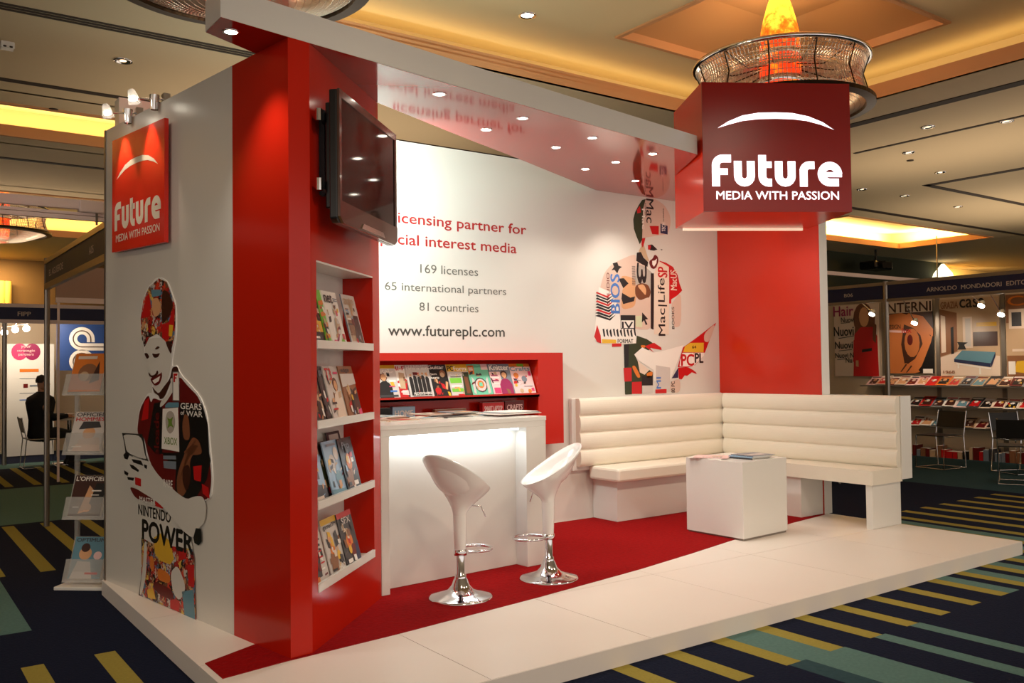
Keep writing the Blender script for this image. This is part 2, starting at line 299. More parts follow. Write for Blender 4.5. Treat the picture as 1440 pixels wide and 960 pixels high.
FIG_R=[('pale', 0, [(4.852, 3.117), (4.949, 3.142), (5.046, 3.142), (5.161, 3.094), (5.234, 3.006), (5.243, 2.911), (5.196, 2.806), (5.071, 2.785), (4.876, 2.747), (4.843, 2.739)]), ('darkgreen', 1, [(4.729, 2.915), (4.754, 2.986), (4.803, 3.06), (4.852, 3.117), (4.9, 3.13), (4.863, 3.031), (4.843, 2.727), (4.81, 2.678), (4.772, 2.745), (4.735, 2.823)]), ('red', 2, [(4.778, 3.011), (4.819, 3.056), (4.833, 2.993), (4.785, 2.977)]), ('red', 1, [(4.946, 2.869), (5.073, 2.879), (5.071, 2.793), (4.981, 2.79)]), ('navy', 1, [(5.098, 2.905), (5.198, 2.89), (5.196, 2.803), (5.096, 2.81)]), ('red', 1, [(4.843, 2.739), (4.888, 2.748), (4.875, 2.706), (4.849, 2.646), (4.834, 2.68)]), ('black', 1, [(4.93, 2.681), (4.979, 2.688), (5.051, 2.642), (5.002, 2.629), (4.945, 2.631)]), ('red', 2, [(4.919, 2.68), (4.963, 2.677), (4.95, 2.635), (4.921, 2.633)]), ('black', 1, [(5.093, 2.651), (5.126, 2.647), (5.101, 2.637)]), ('tan', 0, [(4.843, 2.727), (4.874, 2.659), (4.912, 2.569), (4.935, 2.523), (4.903, 2.522), (4.848, 2.565), (4.793, 2.608), (4.826, 2.656)]), ('darkbrown', 0, [(5.064, 2.46), (5.146, 2.477), (5.098, 2.533), (5.073, 2.532), (5.039, 2.471)]), ('maroon', 0, [(4.935, 2.523), (4.984, 2.55), (5.009, 2.592), (5.05, 2.577), (5.065, 2.537), (5.039, 2.471), (4.998, 2.445), (4.958, 2.455), (4.937, 2.489)]), ('white', 1, [(4.975, 2.526), (5.016, 2.534), (5.041, 2.553), (5.032, 2.506), (4.998, 2.469), (4.975, 2.491)]), ('black', 1, [(4.769, 2.594), (4.825, 2.604), (4.855, 2.554), (4.919, 2.511), (4.909, 2.464), (4.838, 2.483), (4.759, 2.513)]), ('pale', 0, [(4.753, 2.588), (4.45, 2.472), (4.343, 2.376), (4.296, 2.251), (4.28, 2.173), (4.248, 2.038), (4.231, 1.894), (4.425, 1.987), (4.516, 1.978), (4.729, 1.845), (4.976, 1.849), (4.992, 2.404), (4.932, 2.412), (4.901, 2.463), (4.759, 2.513)]), ('grey', 1, [(4.775, 2.502), (4.997, 2.404), (4.995, 2.316), (4.985, 1.849), (4.944, 1.848), (4.954, 2.291), (4.723, 2.281), (4.74, 2.328)]), ('black', 2, [(4.45, 2.472), (4.511, 2.487), (4.526, 2.454), (4.571, 2.445), (4.533, 2.42), (4.509, 2.379), (4.472, 2.411), (4.434, 2.404), (4.468, 2.439)]), ('skin', 2, [(4.554, 2.353), (4.616, 2.362), (4.74, 2.339), (4.746, 2.271), (4.737, 2.213), (4.752, 2.179), (4.734, 2.063), (4.548, 2.03), (4.566, 2.206), (4.583, 2.241)]), ('black', 3, [(4.523, 2.329), (4.592, 2.338), (4.653, 2.289), (4.583, 2.241)]), ('black', 3, [(4.566, 2.195), (4.673, 2.153), (4.736, 2.167), (4.72, 2.12), (4.579, 2.087), (4.557, 2.138)]), ('hair', 3, [(4.738, 2.27), (4.818, 2.302), (4.914, 2.289), (4.952, 2.221), (4.927, 2.162), (4.895, 2.161), (4.798, 2.128), (4.737, 2.178)]), ('skin', 4, [(4.778, 2.278), (4.85, 2.292), (4.889, 2.242), (4.879, 2.178), (4.832, 2.216), (4.778, 2.26)]), ('black', 2, [(4.952, 2.402), (4.994, 2.404), (4.995, 2.316), (4.995, 2.293), (4.978, 1.849), (4.94, 1.86)]), ('black', 3, [(4.828, 2.014), (4.906, 1.952), (4.866, 1.945), (4.897, 1.9), (4.873, 1.893), (4.85, 1.939), (4.821, 1.916)]), ('palegreen', 2, [(4.74, 1.977), (4.827, 1.983), (4.825, 1.87), (4.738, 1.874)]), ('cream', 2, [(4.997, 2.404), (5.065, 2.531), (5.205, 2.48), (5.206, 2.326), (5.206, 2.302), (5.189, 1.804), (4.983, 1.802), (4.995, 2.293)]), ('red', 1, [(5.074, 2.534), (5.164, 2.519), (5.264, 2.483), (5.329, 2.403), (5.353, 2.32), (5.39, 2.25), (5.324, 2.2), (5.231, 2.155), (5.23, 2.113), (5.201, 2.112), (5.206, 2.326), (5.209, 2.427)]), ('pale', 0, [(5.229, 2.107), (5.273, 2.15), (5.376, 2.237), (5.368, 1.89), (5.257, 1.87)]), ('white', 2, [(4.274, 2.239), (4.415, 2.2), (4.518, 2.068), (4.545, 1.899), (4.729, 1.845), (4.748, 1.822), (4.734, 1.713), (4.556, 1.707), (4.427, 1.706), (4.301, 1.706), (4.206, 1.749), (4.223, 1.893)]), ('red', 3, [(4.244, 2.194), (4.369, 2.159), (4.463, 2.202), (4.376, 2.14), (4.236, 2.18)]), ('black', 3, [(4.246, 2.167), (4.373, 2.132), (4.465, 2.175), (4.38, 2.114), (4.234, 2.153)]), ('black', 3, [(4.249, 2.14), (4.377, 2.106), (4.468, 2.148), (4.384, 2.087), (4.232, 2.126)]), ('red', 3, [(4.251, 2.114), (4.381, 2.079), (4.47, 2.121), (4.388, 2.06), (4.23, 2.1)]), ('black', 3, [(4.253, 2.087), (4.385, 2.052), (4.473, 2.094), (4.392, 2.033), (4.228, 2.073)]), ('black', 3, [(4.256, 2.061), (4.389, 2.025), (4.475, 2.067), (4.396, 2.006), (4.226, 2.046)]), ('red', 3, [(4.258, 2.034), (4.393, 1.998), (4.478, 2.04), (4.4, 1.98), (4.224, 2.02)]), ('black', 3, [(4.261, 2.007), (4.397, 1.972), (4.48, 2.013), (4.404, 1.953), (4.222, 1.993)]), ('black', 3, [(4.263, 1.981), (4.4, 1.945), (4.483, 1.986), (4.408, 1.926), (4.22, 1.967)]), ('black', 3, [(4.311, 1.845), (4.332, 1.849), (4.345, 1.773), (4.324, 1.775)]), ('black', 3, [(4.354, 1.837), (4.375, 1.849), (4.388, 1.773), (4.368, 1.789)]), ('black', 3, [(4.397, 1.828), (4.418, 1.85), (4.432, 1.774), (4.411, 1.776)]), ('black', 3, [(4.441, 1.847), (4.462, 1.85), (4.475, 1.774), (4.455, 1.79)]), ('black', 3, [(4.484, 1.838), (4.506, 1.851), (4.519, 1.774), (4.498, 1.777)]), ('black', 3, [(4.528, 1.83), (4.55, 1.852), (4.564, 1.775), (4.543, 1.791)]), ('black', 3, [(4.573, 1.849), (4.594, 1.852), (4.608, 1.775), (4.587, 1.777)]), ('black', 3, [(4.617, 1.84), (4.639, 1.853), (4.653, 1.776), (4.632, 1.791)]), ('black', 3, [(4.662, 1.832), (4.684, 1.854), (4.698, 1.776), (4.676, 1.778)]), ('black', 3, [(4.708, 1.851), (4.73, 1.854), (4.744, 1.777), (4.722, 1.792)]), ('red', 3, [(4.206, 1.772), (4.245, 1.883), (4.287, 1.783), (4.293, 1.711), (4.242, 1.722)]), ('yellow', 4, [(4.301, 1.75), (4.481, 1.746), (4.483, 1.712), (4.301, 1.711)]), ('red', 3, [(4.427, 1.709), (4.549, 1.713), (4.548, 1.682), (4.427, 1.678)]), ('black', 3, [(4.543, 1.981), (4.736, 1.985), (4.733, 1.851), (4.541, 1.852)]), ('white', 4, [(4.549, 1.931), (4.716, 1.934), (4.714, 1.861), (4.547, 1.858)]), ('darkgreen', 1, [(4.579, 1.701), (4.742, 1.713), (4.752, 1.788), (4.886, 1.755), (4.981, 1.709), (4.916, 1.651), (4.771, 1.593), (4.724, 1.593), (4.77, 1.524), (4.959, 1.43), (4.954, 1.227), (4.585, 1.226)]), ('red', 2, [(4.852, 1.685), (4.982, 1.72), (5.078, 1.674), (5.086, 1.648), (4.98, 1.662), (4.916, 1.674), (4.98, 1.625)]), ('orange', 3, [(4.805, 1.697), (4.869, 1.694), (4.852, 1.668), (4.804, 1.673)]), ('black', 2, [(4.579, 1.701), (4.649, 1.707), (4.636, 1.491), (4.582, 1.48)]), ('red', 3, [(4.57, 1.478), (4.675, 1.479), (4.675, 1.348), (4.579, 1.347)]), ('darkgreen', 3, [(4.592, 1.344), (4.675, 1.345), (4.673, 1.223), (4.589, 1.222)]), ('orange', 3, [(4.675, 1.491), (4.722, 1.502), (4.798, 1.386), (4.751, 1.376)]), ('orange', 3, [(4.871, 1.425), (4.959, 1.441), (4.95, 1.395), (4.885, 1.373)]), ('white', 4, [(4.712, 1.605), (4.82, 1.674), (4.963, 1.622), (5.127, 1.645), (5.398, 1.699), (5.203, 1.356), (5.12, 1.322), (4.973, 1.348), (4.968, 1.453), (4.77, 1.547)]), ('cream', 5, [(4.757, 1.542), (4.911, 1.454), (4.846, 1.408), (4.783, 1.432)]), ('black', 3, [(4.81, 1.397), (4.958, 1.395), (4.956, 1.302), (4.808, 1.306)]), ('red', 4, [(4.677, 1.34), (4.805, 1.342), (4.806, 1.223), (4.674, 1.227)]), ('lightgrey', 3, [(4.812, 1.303), (4.956, 1.302), (4.954, 1.227), (4.811, 1.229)]), ('lightgrey', 5, [(5.001, 1.499), (5.198, 1.474), (5.192, 1.232), (4.995, 1.232)]), ('red', 6, [(4.988, 1.261), (5.143, 1.263), (5.142, 1.222), (4.987, 1.224)]), ('pale', 5, [(5.195, 1.332), (5.338, 1.365), (5.335, 1.22), (5.192, 1.224)]), ('red', 1, [(5.388, 1.675), (5.572, 1.766), (5.889, 1.935), (5.691, 1.59), (5.539, 1.482), (5.426, 1.471), (5.307, 1.478)]), ('pale', 2, [(5.701, 1.82), (5.889, 1.935), (5.775, 1.727), (5.699, 1.737)]), ('yellow', 2, [(5.418, 1.687), (5.493, 1.721), (5.695, 1.724), (5.689, 1.624), (5.387, 1.627)]), ('white', 2, [(5.379, 1.621), (5.542, 1.621), (5.548, 1.482), (5.333, 1.484), (5.343, 1.544)]), ('white', 2, [(5.551, 1.621), (5.706, 1.621), (5.691, 1.59), (5.548, 1.494)]), ('navy', 1, [(5.315, 1.472), (5.22, 1.367), (5.313, 1.371)]), ('red', 1, [(5.315, 1.472), (5.461, 1.471), (5.529, 1.446), (5.572, 1.421), (5.581, 1.403), (5.511, 1.422), (5.441, 1.387), (5.407, 1.394), (5.363, 1.353), (5.321, 1.359)])]
FIG_L=[('rim', -1, [(0.627, 1.715), (0.6, 1.837), (0.645, 1.963), (0.733, 2.035), (0.787, 2.049), (0.816, 2.071), (0.886, 2.077), (0.947, 2.064), (1.009, 2.038), (1.049, 1.989), (1.122, 1.893), (1.127, 1.711), (1.079, 1.598), (1.061, 1.53), (1.126, 1.543), (1.183, 1.484), (1.303, 1.428), (1.437, 1.358), (1.519, 1.258), (1.559, 1.046), (1.586, 0.904), (1.567, 0.796), (1.398, 0.758), (1.123, 0.742), (0.713, 0.916), (0.655, 1.117), (0.542, 1.112), (0.584, 1.266), (0.714, 1.371), (0.786, 1.366), (0.786, 1.46), (0.7, 1.568), (0.656, 1.653)]), ('whitewall', 1, [(0.671, 1.653), (0.744, 1.711), (1.048, 1.702), (1.061, 1.53), (0.953, 1.368), (0.814, 1.354), (0.786, 1.46), (0.7, 1.568)]), ('collage', 2, [(0.627, 1.715), (0.612, 1.837), (0.657, 1.956), (0.744, 2.028), (0.886, 2.069), (0.996, 2.039), (1.049, 1.978), (1.115, 1.893), (1.114, 1.78), (1.101, 1.7), (1.048, 1.61), (0.981, 1.681), (0.926, 1.706), (0.857, 1.731), (0.744, 1.711), (0.671, 1.653)]), ('red', 3, [(0.671, 1.931), (0.744, 1.998), (0.773, 1.901), (0.729, 1.843), (0.627, 1.836)]), ('teal', 4, [(0.773, 2.008), (0.913, 1.999), (0.913, 1.963), (0.787, 1.96)]), ('skin', 4, [(0.787, 1.948), (0.872, 1.954), (0.913, 1.905), (0.899, 1.847), (0.815, 1.833), (0.787, 1.9)]), ('darkbrown', 3, [(0.927, 1.998), (1.022, 1.98), (1.096, 1.895), (1.048, 1.84), (0.968, 1.797), (0.927, 1.787)]), ('red', 4, [(0.935, 1.787), (1.022, 1.795), (1.101, 1.883), (1.106, 1.757), (1.021, 1.691), (0.935, 1.705)]), ('yellow', 5, [(1.035, 1.78), (1.088, 1.775), (1.074, 1.707), (1.027, 1.714)]), ('darkbrown', 3, [(0.665, 1.617), (0.714, 1.618), (0.749, 1.592), (0.709, 1.578)]), ('darkbrown', 3, [(0.781, 1.615), (0.843, 1.608), (0.907, 1.615), (0.871, 1.587), (0.815, 1.585)]), ('darkbrown', 3, [(0.823, 1.64), (0.871, 1.658), (0.904, 1.648), (0.857, 1.635)]), ('darkbrown', 3, [(0.729, 1.502), (0.772, 1.475), (0.834, 1.484), (0.862, 1.513), (0.884, 1.49), (0.814, 1.461), (0.743, 1.472)]), ('maroon', 3, [(0.757, 1.46), (0.912, 1.49), (0.926, 1.501), (0.934, 1.472), (0.898, 1.426), (0.834, 1.413), (0.786, 1.431)]), ('white', 4, [(0.792, 1.446), (0.906, 1.475), (0.884, 1.443), (0.823, 1.427)]), ('darkbrown', 3, [(0.786, 1.413), (0.814, 1.372), (0.884, 1.355), (0.898, 1.332), (0.966, 1.345), (1.073, 1.461), (1.165, 1.484), (1.152, 1.529), (1.074, 1.529), (1.047, 1.461), (0.944, 1.403), (0.884, 1.367), (0.834, 1.384)]), ('darkbrown', 4, [(0.981, 1.681), (1.048, 1.685), (1.069, 1.621), (1.053, 1.604), (1.008, 1.645)]), ('maroon', 2, [(0.728, 1.365), (0.596, 1.266), (0.551, 1.106), (0.655, 1.109), (0.742, 0.953), (0.868, 0.857), (1.174, 0.758), (1.373, 0.778), (1.539, 0.788), (1.574, 0.903), (1.541, 1.049), (1.541, 1.045), (1.518, 1.204), (1.425, 1.353), (1.278, 1.417), (1.165, 1.478), (1.099, 1.393), (0.939, 1.321), (0.8, 1.342), (0.771, 1.306)]), ('red', 3, [(0.67, 1.316), (0.743, 1.341), (0.728, 1.21), (0.626, 1.194)]), ('black', 3, [(0.814, 1.307), (0.933, 1.321), (0.932, 1.008), (0.855, 0.992), (0.713, 1.054)]), ('whitewall', 4, [(1.047, 1.461), (1.1, 1.461), (1.165, 1.478), (1.177, 1.416), (1.099, 1.393), (0.979, 1.311), (0.897, 1.28), (0.911, 1.321), (1.007, 1.357), (1.06, 1.415)]), ('darkgreyp', 5, [(1.079, 1.501), (1.17, 1.501), (1.174, 1.326), (1.078, 1.326)]), ('white', 6, [(1.089, 1.495), (1.162, 1.495), (1.167, 1.333), (1.089, 1.333)]), ('red', 7, [(1.095, 1.489), (1.152, 1.489), (1.141, 1.475), (1.115, 1.475), (1.115, 1.467), (1.136, 1.467), (1.136, 1.459), (1.115, 1.459), (1.115, 1.438), (1.094, 1.438)]), ('black', 5, [(1.172, 1.32), (1.46, 1.321), (1.53, 1.205), (1.545, 1.046), (1.563, 1.008), (1.516, 0.898), (1.373, 0.778), (1.174, 0.769), (1.11, 0.808), (1.124, 0.922), (0.924, 1.012), (0.91, 1.012), (1.17, 1.028)]), ('darkskin', 6, [(1.24, 1.26), (1.297, 1.24), (1.314, 1.108), (1.227, 1.104), (1.207, 1.192)]), ('darkskin', 6, [(1.327, 1.131), (1.423, 1.114), (1.47, 1.041), (1.375, 1.024), (1.201, 1.029), (1.351, 1.081), (1.423, 1.085), (1.301, 0.991), (1.325, 0.882), (1.225, 0.774), (1.136, 0.788), (1.136, 0.901)]), ('darkbrown', 7, [(1.226, 0.952), (1.301, 0.969), (1.325, 0.882), (1.263, 0.8), (1.206, 0.873)]), ('red', 7, [(1.35, 0.961), (1.458, 0.974), (1.446, 0.882), (1.362, 0.885)]), ('red', 7, [(1.458, 0.872), (1.539, 0.857), (1.551, 0.795), (1.469, 0.819)]), ('white', 7, [(0.944, 1.277), (1.156, 1.29), (1.171, 1.032), (0.927, 1.037)]), ('teal', 7, [(0.979, 1.299), (1.02, 1.317), (1.164, 1.32), (1.166, 1.292), (0.979, 1.285)]), ('grey', 8, [(0.979, 1.212), (1.006, 1.259), (1.06, 1.269), (1.104, 1.251), (1.12, 1.2), (1.099, 1.154), (1.046, 1.129), (0.998, 1.15)]), ('green', 9, [(1.003, 1.231), (1.046, 1.215), (1.094, 1.239), (1.067, 1.198), (1.104, 1.166), (1.051, 1.181), (1.006, 1.156), (1.03, 1.197)]), ('greytext', 8, [(0.951, 0.996), (1.124, 1.007), (1.129, 0.985), (0.951, 0.975)]), ('greytext', 8, [(0.951, 0.965), (1.129, 0.973), (1.129, 0.928), (0.959, 0.922)]), ('line', 8, [(0.318, 1.104), (0.643, 1.111), (0.69, 0.993), (0.736, 0.947), (0.381, 0.966), (0.35, 1.052)]), ('whitewall', 9, [(0.337, 1.097), (0.631, 1.103), (0.678, 0.992), (0.719, 0.954), (0.4, 0.978), (0.366, 1.053)]), ('whitewall', 8, [(0.35, 0.971), (0.566, 0.966), (0.742, 0.953), (0.882, 0.869), (1.25, 0.76), (1.374, 0.794), (1.469, 0.803), (1.516, 0.759), (1.496, 0.661), (1.421, 0.62), (1.36, 0.548), (1.174, 0.59), (1.017, 0.663), (0.854, 0.715), (0.565, 0.76), (0.413, 0.795), (0.344, 0.902)]), ('black', 10, [(0.344, 0.964), (0.388, 0.985), (0.438, 0.964), (0.413, 0.937), (0.363, 0.94)]), ('black', 10, [(0.475, 0.945), (0.625, 0.945), (0.661, 0.914), (0.505, 0.925)]), ('black', 10, [(0.669, 0.924), (0.719, 0.922), (0.713, 0.898), (0.678, 0.904)]), ('black', 10, [(0.356, 0.865), (0.428, 0.852), (0.413, 0.832), (0.363, 0.841)]), ('black', 10, [(0.406, 0.826), (0.52, 0.829), (0.505, 0.809), (0.419, 0.808)]), ('black', 10, [(0.444, 0.909), (0.505, 0.907), (0.595, 0.883), (0.581, 0.87), (0.475, 0.886)]), ('red', 10, [(0.529, 0.835), (0.625, 0.831), (0.625, 0.783), (0.535, 0.787)]), ('maroon', 3, [(0.428, 0.766), (0.565, 0.76), (0.812, 0.723), (0.812, 0.7), (0.535, 0.696)]), ('red', 3, [(0.826, 0.718), (0.95, 0.696), (0.937, 0.677), (0.826, 0.683)]), ('black', 10, [(1.353, 0.558), (1.385, 0.616), (1.449, 0.618), (1.458, 0.55), (1.42, 0.523), (1.367, 0.529)]), ('whitewall', 3, [(0.565, 0.669), (1.017, 0.657), (1.174, 0.585), (1.336, 0.534), (1.335, 0.457), (0.783, 0.414), (0.624, 0.465), (0.58, 0.531)]), ('collage', 4, [(0.624, 0.465), (0.783, 0.45), (1.336, 0.49), (1.36, 0.439), (1.375, 0.097), (1.12, 0.102), (0.711, 0.103), (0.579, 0.098), (0.624, 0.225)]), ('whitewall', 5, [(0.668, 0.446), (0.712, 0.452), (0.697, 0.237), (0.624, 0.105), (0.594, 0.112), (0.653, 0.301)]), ('yellow', 5, [(0.812, 0.489), (0.923, 0.532), (1.043, 0.495), (1.096, 0.401), (1.043, 0.359), (0.908, 0.362), (0.825, 0.397)]), ('red', 5, [(1.16, 0.466), (1.261, 0.474), (1.261, 0.425), (1.16, 0.399)]), ('orange', 5, [(0.867, 0.321), (1.043, 0.302), (1.042, 0.246), (0.867, 0.24)]), ('maroon', 5, [(0.811, 0.231), (1.069, 0.216), (1.095, 0.153), (0.908, 0.155), (0.797, 0.182)]), ('red', 5, [(1.042, 0.161), (1.172, 0.167), (1.159, 0.103), (1.042, 0.104)]), ('teal', 5, [(1.198, 0.227), (1.347, 0.263), (1.37, 0.099), (1.235, 0.101)]), ('yellow', 5, [(0.711, 0.156), (0.797, 0.182), (0.839, 0.119), (0.725, 0.109)]), ('whitewall', 5, [(1.043, 0.314), (1.147, 0.375), (1.26, 0.259), (1.172, 0.167), (1.082, 0.196)]), ('red', 5, [(1.274, 0.393), (1.359, 0.406), (1.359, 0.276), (1.285, 0.275)]), ('orange', 5, [(0.755, 0.375), (0.811, 0.371), (0.811, 0.278), (0.754, 0.293)])]

# ================================================================ THE HALL
# ---- carpet: woven navy ground with straw dashes and teal bands
navy = mat('hall_carpet_navy', (20, 26, 46), 0.95, spec=0.1, noise=0.35, scale=60, bump=0.4)
straw = mat('hall_carpet_straw', (150, 136, 64), 0.95, spec=0.1, noise=0.15, scale=60, bump=0.4)
teal = mat('hall_carpet_teal', (88, 118, 112), 0.95, spec=0.1, noise=0.22, scale=50, bump=0.4)
dteal = mat('hall_carpet_dark_teal', (48, 72, 78), 0.95, spec=0.1, noise=0.25, scale=30, bump=0.4)
RD = [2.443 + 0.362 * k for k in range(-2, 20)]
LD = [-0.30 - 0.345 * k for k in range(0, 10)] + [0.05, 0.40, 0.74]
LU = [-0.22 - 0.335 * k for k in range(0, 10)] + [0.113, 0.45, 0.785, 1.12, 1.45]
def carpet_mat(x, y):
    if x > 9.30 and y > -1.5: return dteal
    if y > 10.06:
        if y < 12.6 and any(a - 0.05 + 0.12 <= x < a + 0.12 + 0.05 for a in LU): return straw
        return teal if y > 15.5 or (12.6 < y < 13.4) else navy
    if 6.75 < y < 9.85: return teal if x < 1.0 else navy
    if 4.23 < y < 6.66: return straw if any(a <= x < a + 0.105 for a in LU) and x < 2 else navy
    if 2.56 < y < 4.17 and x < -0.5: return teal
    if x < 1.2: return straw if -0.6 < y < 1.85 and any(a <= x < a + 0.105 for a in LD) else (teal if -2.4 < y < -0.6 and x < -0.5 else navy)
    if -0.5 < y < 1.70:
        if any(a <= x < a + 0.115 for a in RD): return straw
        if 2.558 <= x < 2.867 and y > -0.5: return teal
        if 6.42 <= x < 6.69: return teal
        if x > 4.65 and x < 6.4 and any(a + 0.115 <= x < a + 0.25 for a in RD) and y < 0.4: return teal
        return navy
    if y <= -0.5 and y > -3.2:
        if 2.46 <= x < 2.60: return dteal
        if 2.60 <= x < 2.93: return teal
        if 3.20 <= x < 3.31 or 3.555 <= x < 3.66 or 1.3 <= x < 1.9: return teal
    return navy
xs = sorted(set([-12, -0.5, 1.0, 1.2, 1.3, 1.9, 2.0, 2.46, 2.558, 2.60, 2.93, 3.20, 3.31, 3.555, 3.66, 4.65, 6.4, 6.42, 6.69, 9.30, 40] + [round(a + d, 4) for a in RD for d in (0, 0.115, 0.25)] + [round(a + d, 4) for a in LD + LU for d in (0, 0.105)] + [round(a + d, 4) for a in LU for d in (0.07, 0.17)]))
ys = [-9, -3.2, -2.4, -1.5, -0.6, -0.5, 0.4, 1.70, 1.85, 2.56, 4.17, 4.23, 6.66, 6.75, 9.85, 10.06, 12.6, 13.4, 15.5, 24]
mb = MB()
for i in range(len(xs) - 1):
    for j in range(len(ys) - 1):
        m = carpet_mat((xs[i] + xs[i + 1]) / 2, (ys[j] + ys[j + 1]) / 2)
        mb.add([(xs[i], ys[j], 0), (xs[i + 1], ys[j], 0), (xs[i + 1], ys[j + 1], 0), (xs[i], ys[j + 1], 0)], [(0, 1, 2, 3)], m)
struct(mb, 'floor', origin=(0, 0, 0))

# ---- ceiling with coffered trays
ZC = 4.5
holes = [(-3.5, 8.0, -1.5, 4.0), (15.0, 20.8, 7.4, 9.75), (-5.0, 4.0, 7.95, 9.4), (-6.0, 4.5, 13.5, 18.5)]
cx = sorted(set([-12, 40] + [h[0] for h in holes] + [h[1] for h in holes])); cy = sorted(set([-9, 24] + [h[2] for h in holes] + [h[3] for h in holes]))
mb = MB()
for i in range(len(cx) - 1):
    for j in range(len(cy) - 1):
        mx_, my_ = (cx[i] + cx[i + 1]) / 2, (cy[j] + cy[j + 1]) / 2
        if any(h[0] < mx_ < h[1] and h[2] < my_ < h[3] for h in holes): continue
        mb.add([(cx[i], cy[j], ZC), (cx[i], cy[j + 1], ZC), (cx[i + 1], cy[j + 1], ZC), (cx[i + 1], cy[j], ZC)], [(0, 1, 2, 3)], M['ceil'])
def ring(mb, x0, x1, y0, y1, z0, z1, t, m):
    mb.box(x0 - t, x0, y0 - t, y1 + t, z0, z1, m); mb.box(x1, x1 + t, y0 - t, y1 + t, z0, z1, m)
    mb.box(x0, x1, y0 - t, y0, z0, z1, m); mb.box(x0, x1, y1, y1 + t, z0, z1, m)
def sheet(mb, x0, x1, y0, y1, z, m): mb.add([(x0, y0, z), (x0, y1, z), (x1, y1, z), (x1, y0, z)], [(0, 1, 2, 3)], m)
struct(mb, 'ceiling', origin=(0, 0, ZC))
# big tray over the stand
mb = MB(); x0, x1, y0, y1 = holes[0]
ring(mb, x0, x1, y0, y1, 4.5, 4.57, 0.05, M['ceilpeach']); ring(mb, x0 - 0.04, x1 + 0.04, y0 - 0.04, y1 + 0.04, 4.57, 4.63, 0.05, M['ceilpeach']); ring(mb, x0 - 0.08, x1 + 0.08, y0 - 0.08, y1 + 0.08, 4.63, 4.69, 0.10, M['ceilpeach'])
ring(mb, x0 - 0.6, x1 + 0.6, y0 - 0.6, y1 + 0.6, 4.6, 4.97, 0.05, M['ceilyel'])
ring(mb, x0 - 0.18, x1 + 0.18, y0 - 0.18, y1 + 0.18, 4.6, 4.66, 0.42, M['ceilyel'])
struct(mb, 'trim_1')
mb = MB(); px0, px1, py0, py1 = 5.1, 7.57, 1.35, 3.47
X0, X1, Y0, Y1 = x0 - 0.6, x1 + 0.6, y0 - 0.6, y1 + 0.6
for a in [(X0, px0, Y0, Y1), (px1, X1, Y0, Y1), (px0, px1, Y0, py0), (px0, px1, py1, Y1)]: sheet(mb, *a, 4.95, M['ceilyel'])
struct(mb, 'ceiling_tray')
mb = MB()
ring(mb, px0, px1, py0, py1, 4.93, 5.02, 0.05, M['ceilpeach'])
A = [(px0, py0, 5.02), (px1, py0, 5.02), (px1, py1, 5.02), (px0, py1, 5.02)]; B = [(px0 + .6, py0 + .6, 5.3), (px1 - .6, py0 + .6, 5.3), (px1 - .6, py1 - .6, 5.3), (px0 + .6, py1 - .6, 5.3)]
mb.add(A + B, [(0, 1, 5, 4), (1, 2, 6, 5), (2, 3, 7, 6), (3, 0, 4, 7), (4, 5, 6, 7)], M['ceilpanel'])
struct(mb, 'trim_2')
for (ax, ay, sx, sy) in [(2.2, 4.36, 11, 0.12), (8.36, 1.3, 0.12, 5.2)]:
    area('cove_light', (ax, ay, 4.70), (ax, ay, 6), W_COVE * max(sx, sy), AMBER, sx, sy)
for k, (x0, x1, y0, y1) in enumerate(holes[1:]):
    mb = MB(); ring(mb, x0, x1, y0, y1, 4.48, 4.62, 0.06, M['ceilpeach']); ring(mb, x0 - 0.5, x1 + 0.5, y0 - 0.5, y1 + 0.5, 4.5, 4.95, 0.05, M['ceilyel']); sheet(mb, x0 - .5, x1 + .5, y0 - .5, y1 + .5, 4.94, M['ceilyel'])
    struct(mb, 'trim_%d' % (k + 3))
    for (ax, ay, sx, sy) in [((x0 + x1) / 2, y1 + 0.25, x1 - x0, 0.12), (x1 + 0.25, (y0 + y1) / 2, 0.12, y1 - y0)]:
        area('cove_light', (ax, ay, 4.64), (ax, ay, 6), (24, 4, 5)[k] * max(sx, sy), AMBER, sx, sy)
# dark recessed slots in the soffit
mb = MB()
for k in range(3): mb.box(-12, 8.6, 4.84 + k * 0.06, 4.87 + k * 0.06, 4.492, 4.502, M['groove'])
mb.box(-12, 8, 6.96, 7.06, 4.492, 4.502, M['groove']); mb.box(-12, 6, 10.80, 10.90, 4.492, 4.502, M['groove'])
mb.box(8.72, 8.88, -6, 3.9, 4.492, 4.502, M['groove']); mb.box(10.16, 10.22, -6, 4.1, 4.492, 4.502, M['groove'])
mb.box(8.9, 30, 6.73, 6.85, 4.492, 4.502, M['groove']); mb.box(13.28, 13.42, -6, 4.8, 4.492, 4.502, M['groove']); mb.box(13.28, 30, 4.72, 4.84, 4.492, 4.502, M['groove'])
struct(mb, 'trim_6')
# far walls
brw = mat('brown_panelled_wall', (126, 92, 54), 0.7, noise=0.06, scale=1)
struct(MB().box(-12.2, -12, 3, 24, 0, 4.5, brw), 'wall_left')  # out of view; put in and cut short to darken the pillar's reflection
dgreen = mat('dark_green_partition', (52, 54, 32), 0.8); brownw = mat('brown_panelled_wall', (126, 92, 54), 0.7, noise=0.06, scale=1); cream = mat('warm_cream_wall', (206, 172, 110), 0.7)
struct(MB().box(14.6, 25.5, 11.1, 11.25, 0, 4.5, dgreen).box(25.5, 40, 11.8, 11.95, 0, 4.5, cream).box(25.4, 25.5, 11.1, 11.95, 0, 4.5, dgreen), 'wall_back_right')
struct(MB().box(14.6, 14.75, 11.25, 24, 0, 4.5, brownw), 'wall_side')
struct(MB().box(-12, 14.75, 23.8, 24, 0, 4.5, brownw), 'wall_back_left')
struct(MB().box(40, 40.2, -9, 12, 0, 4.5, brownw), 'wall_right')
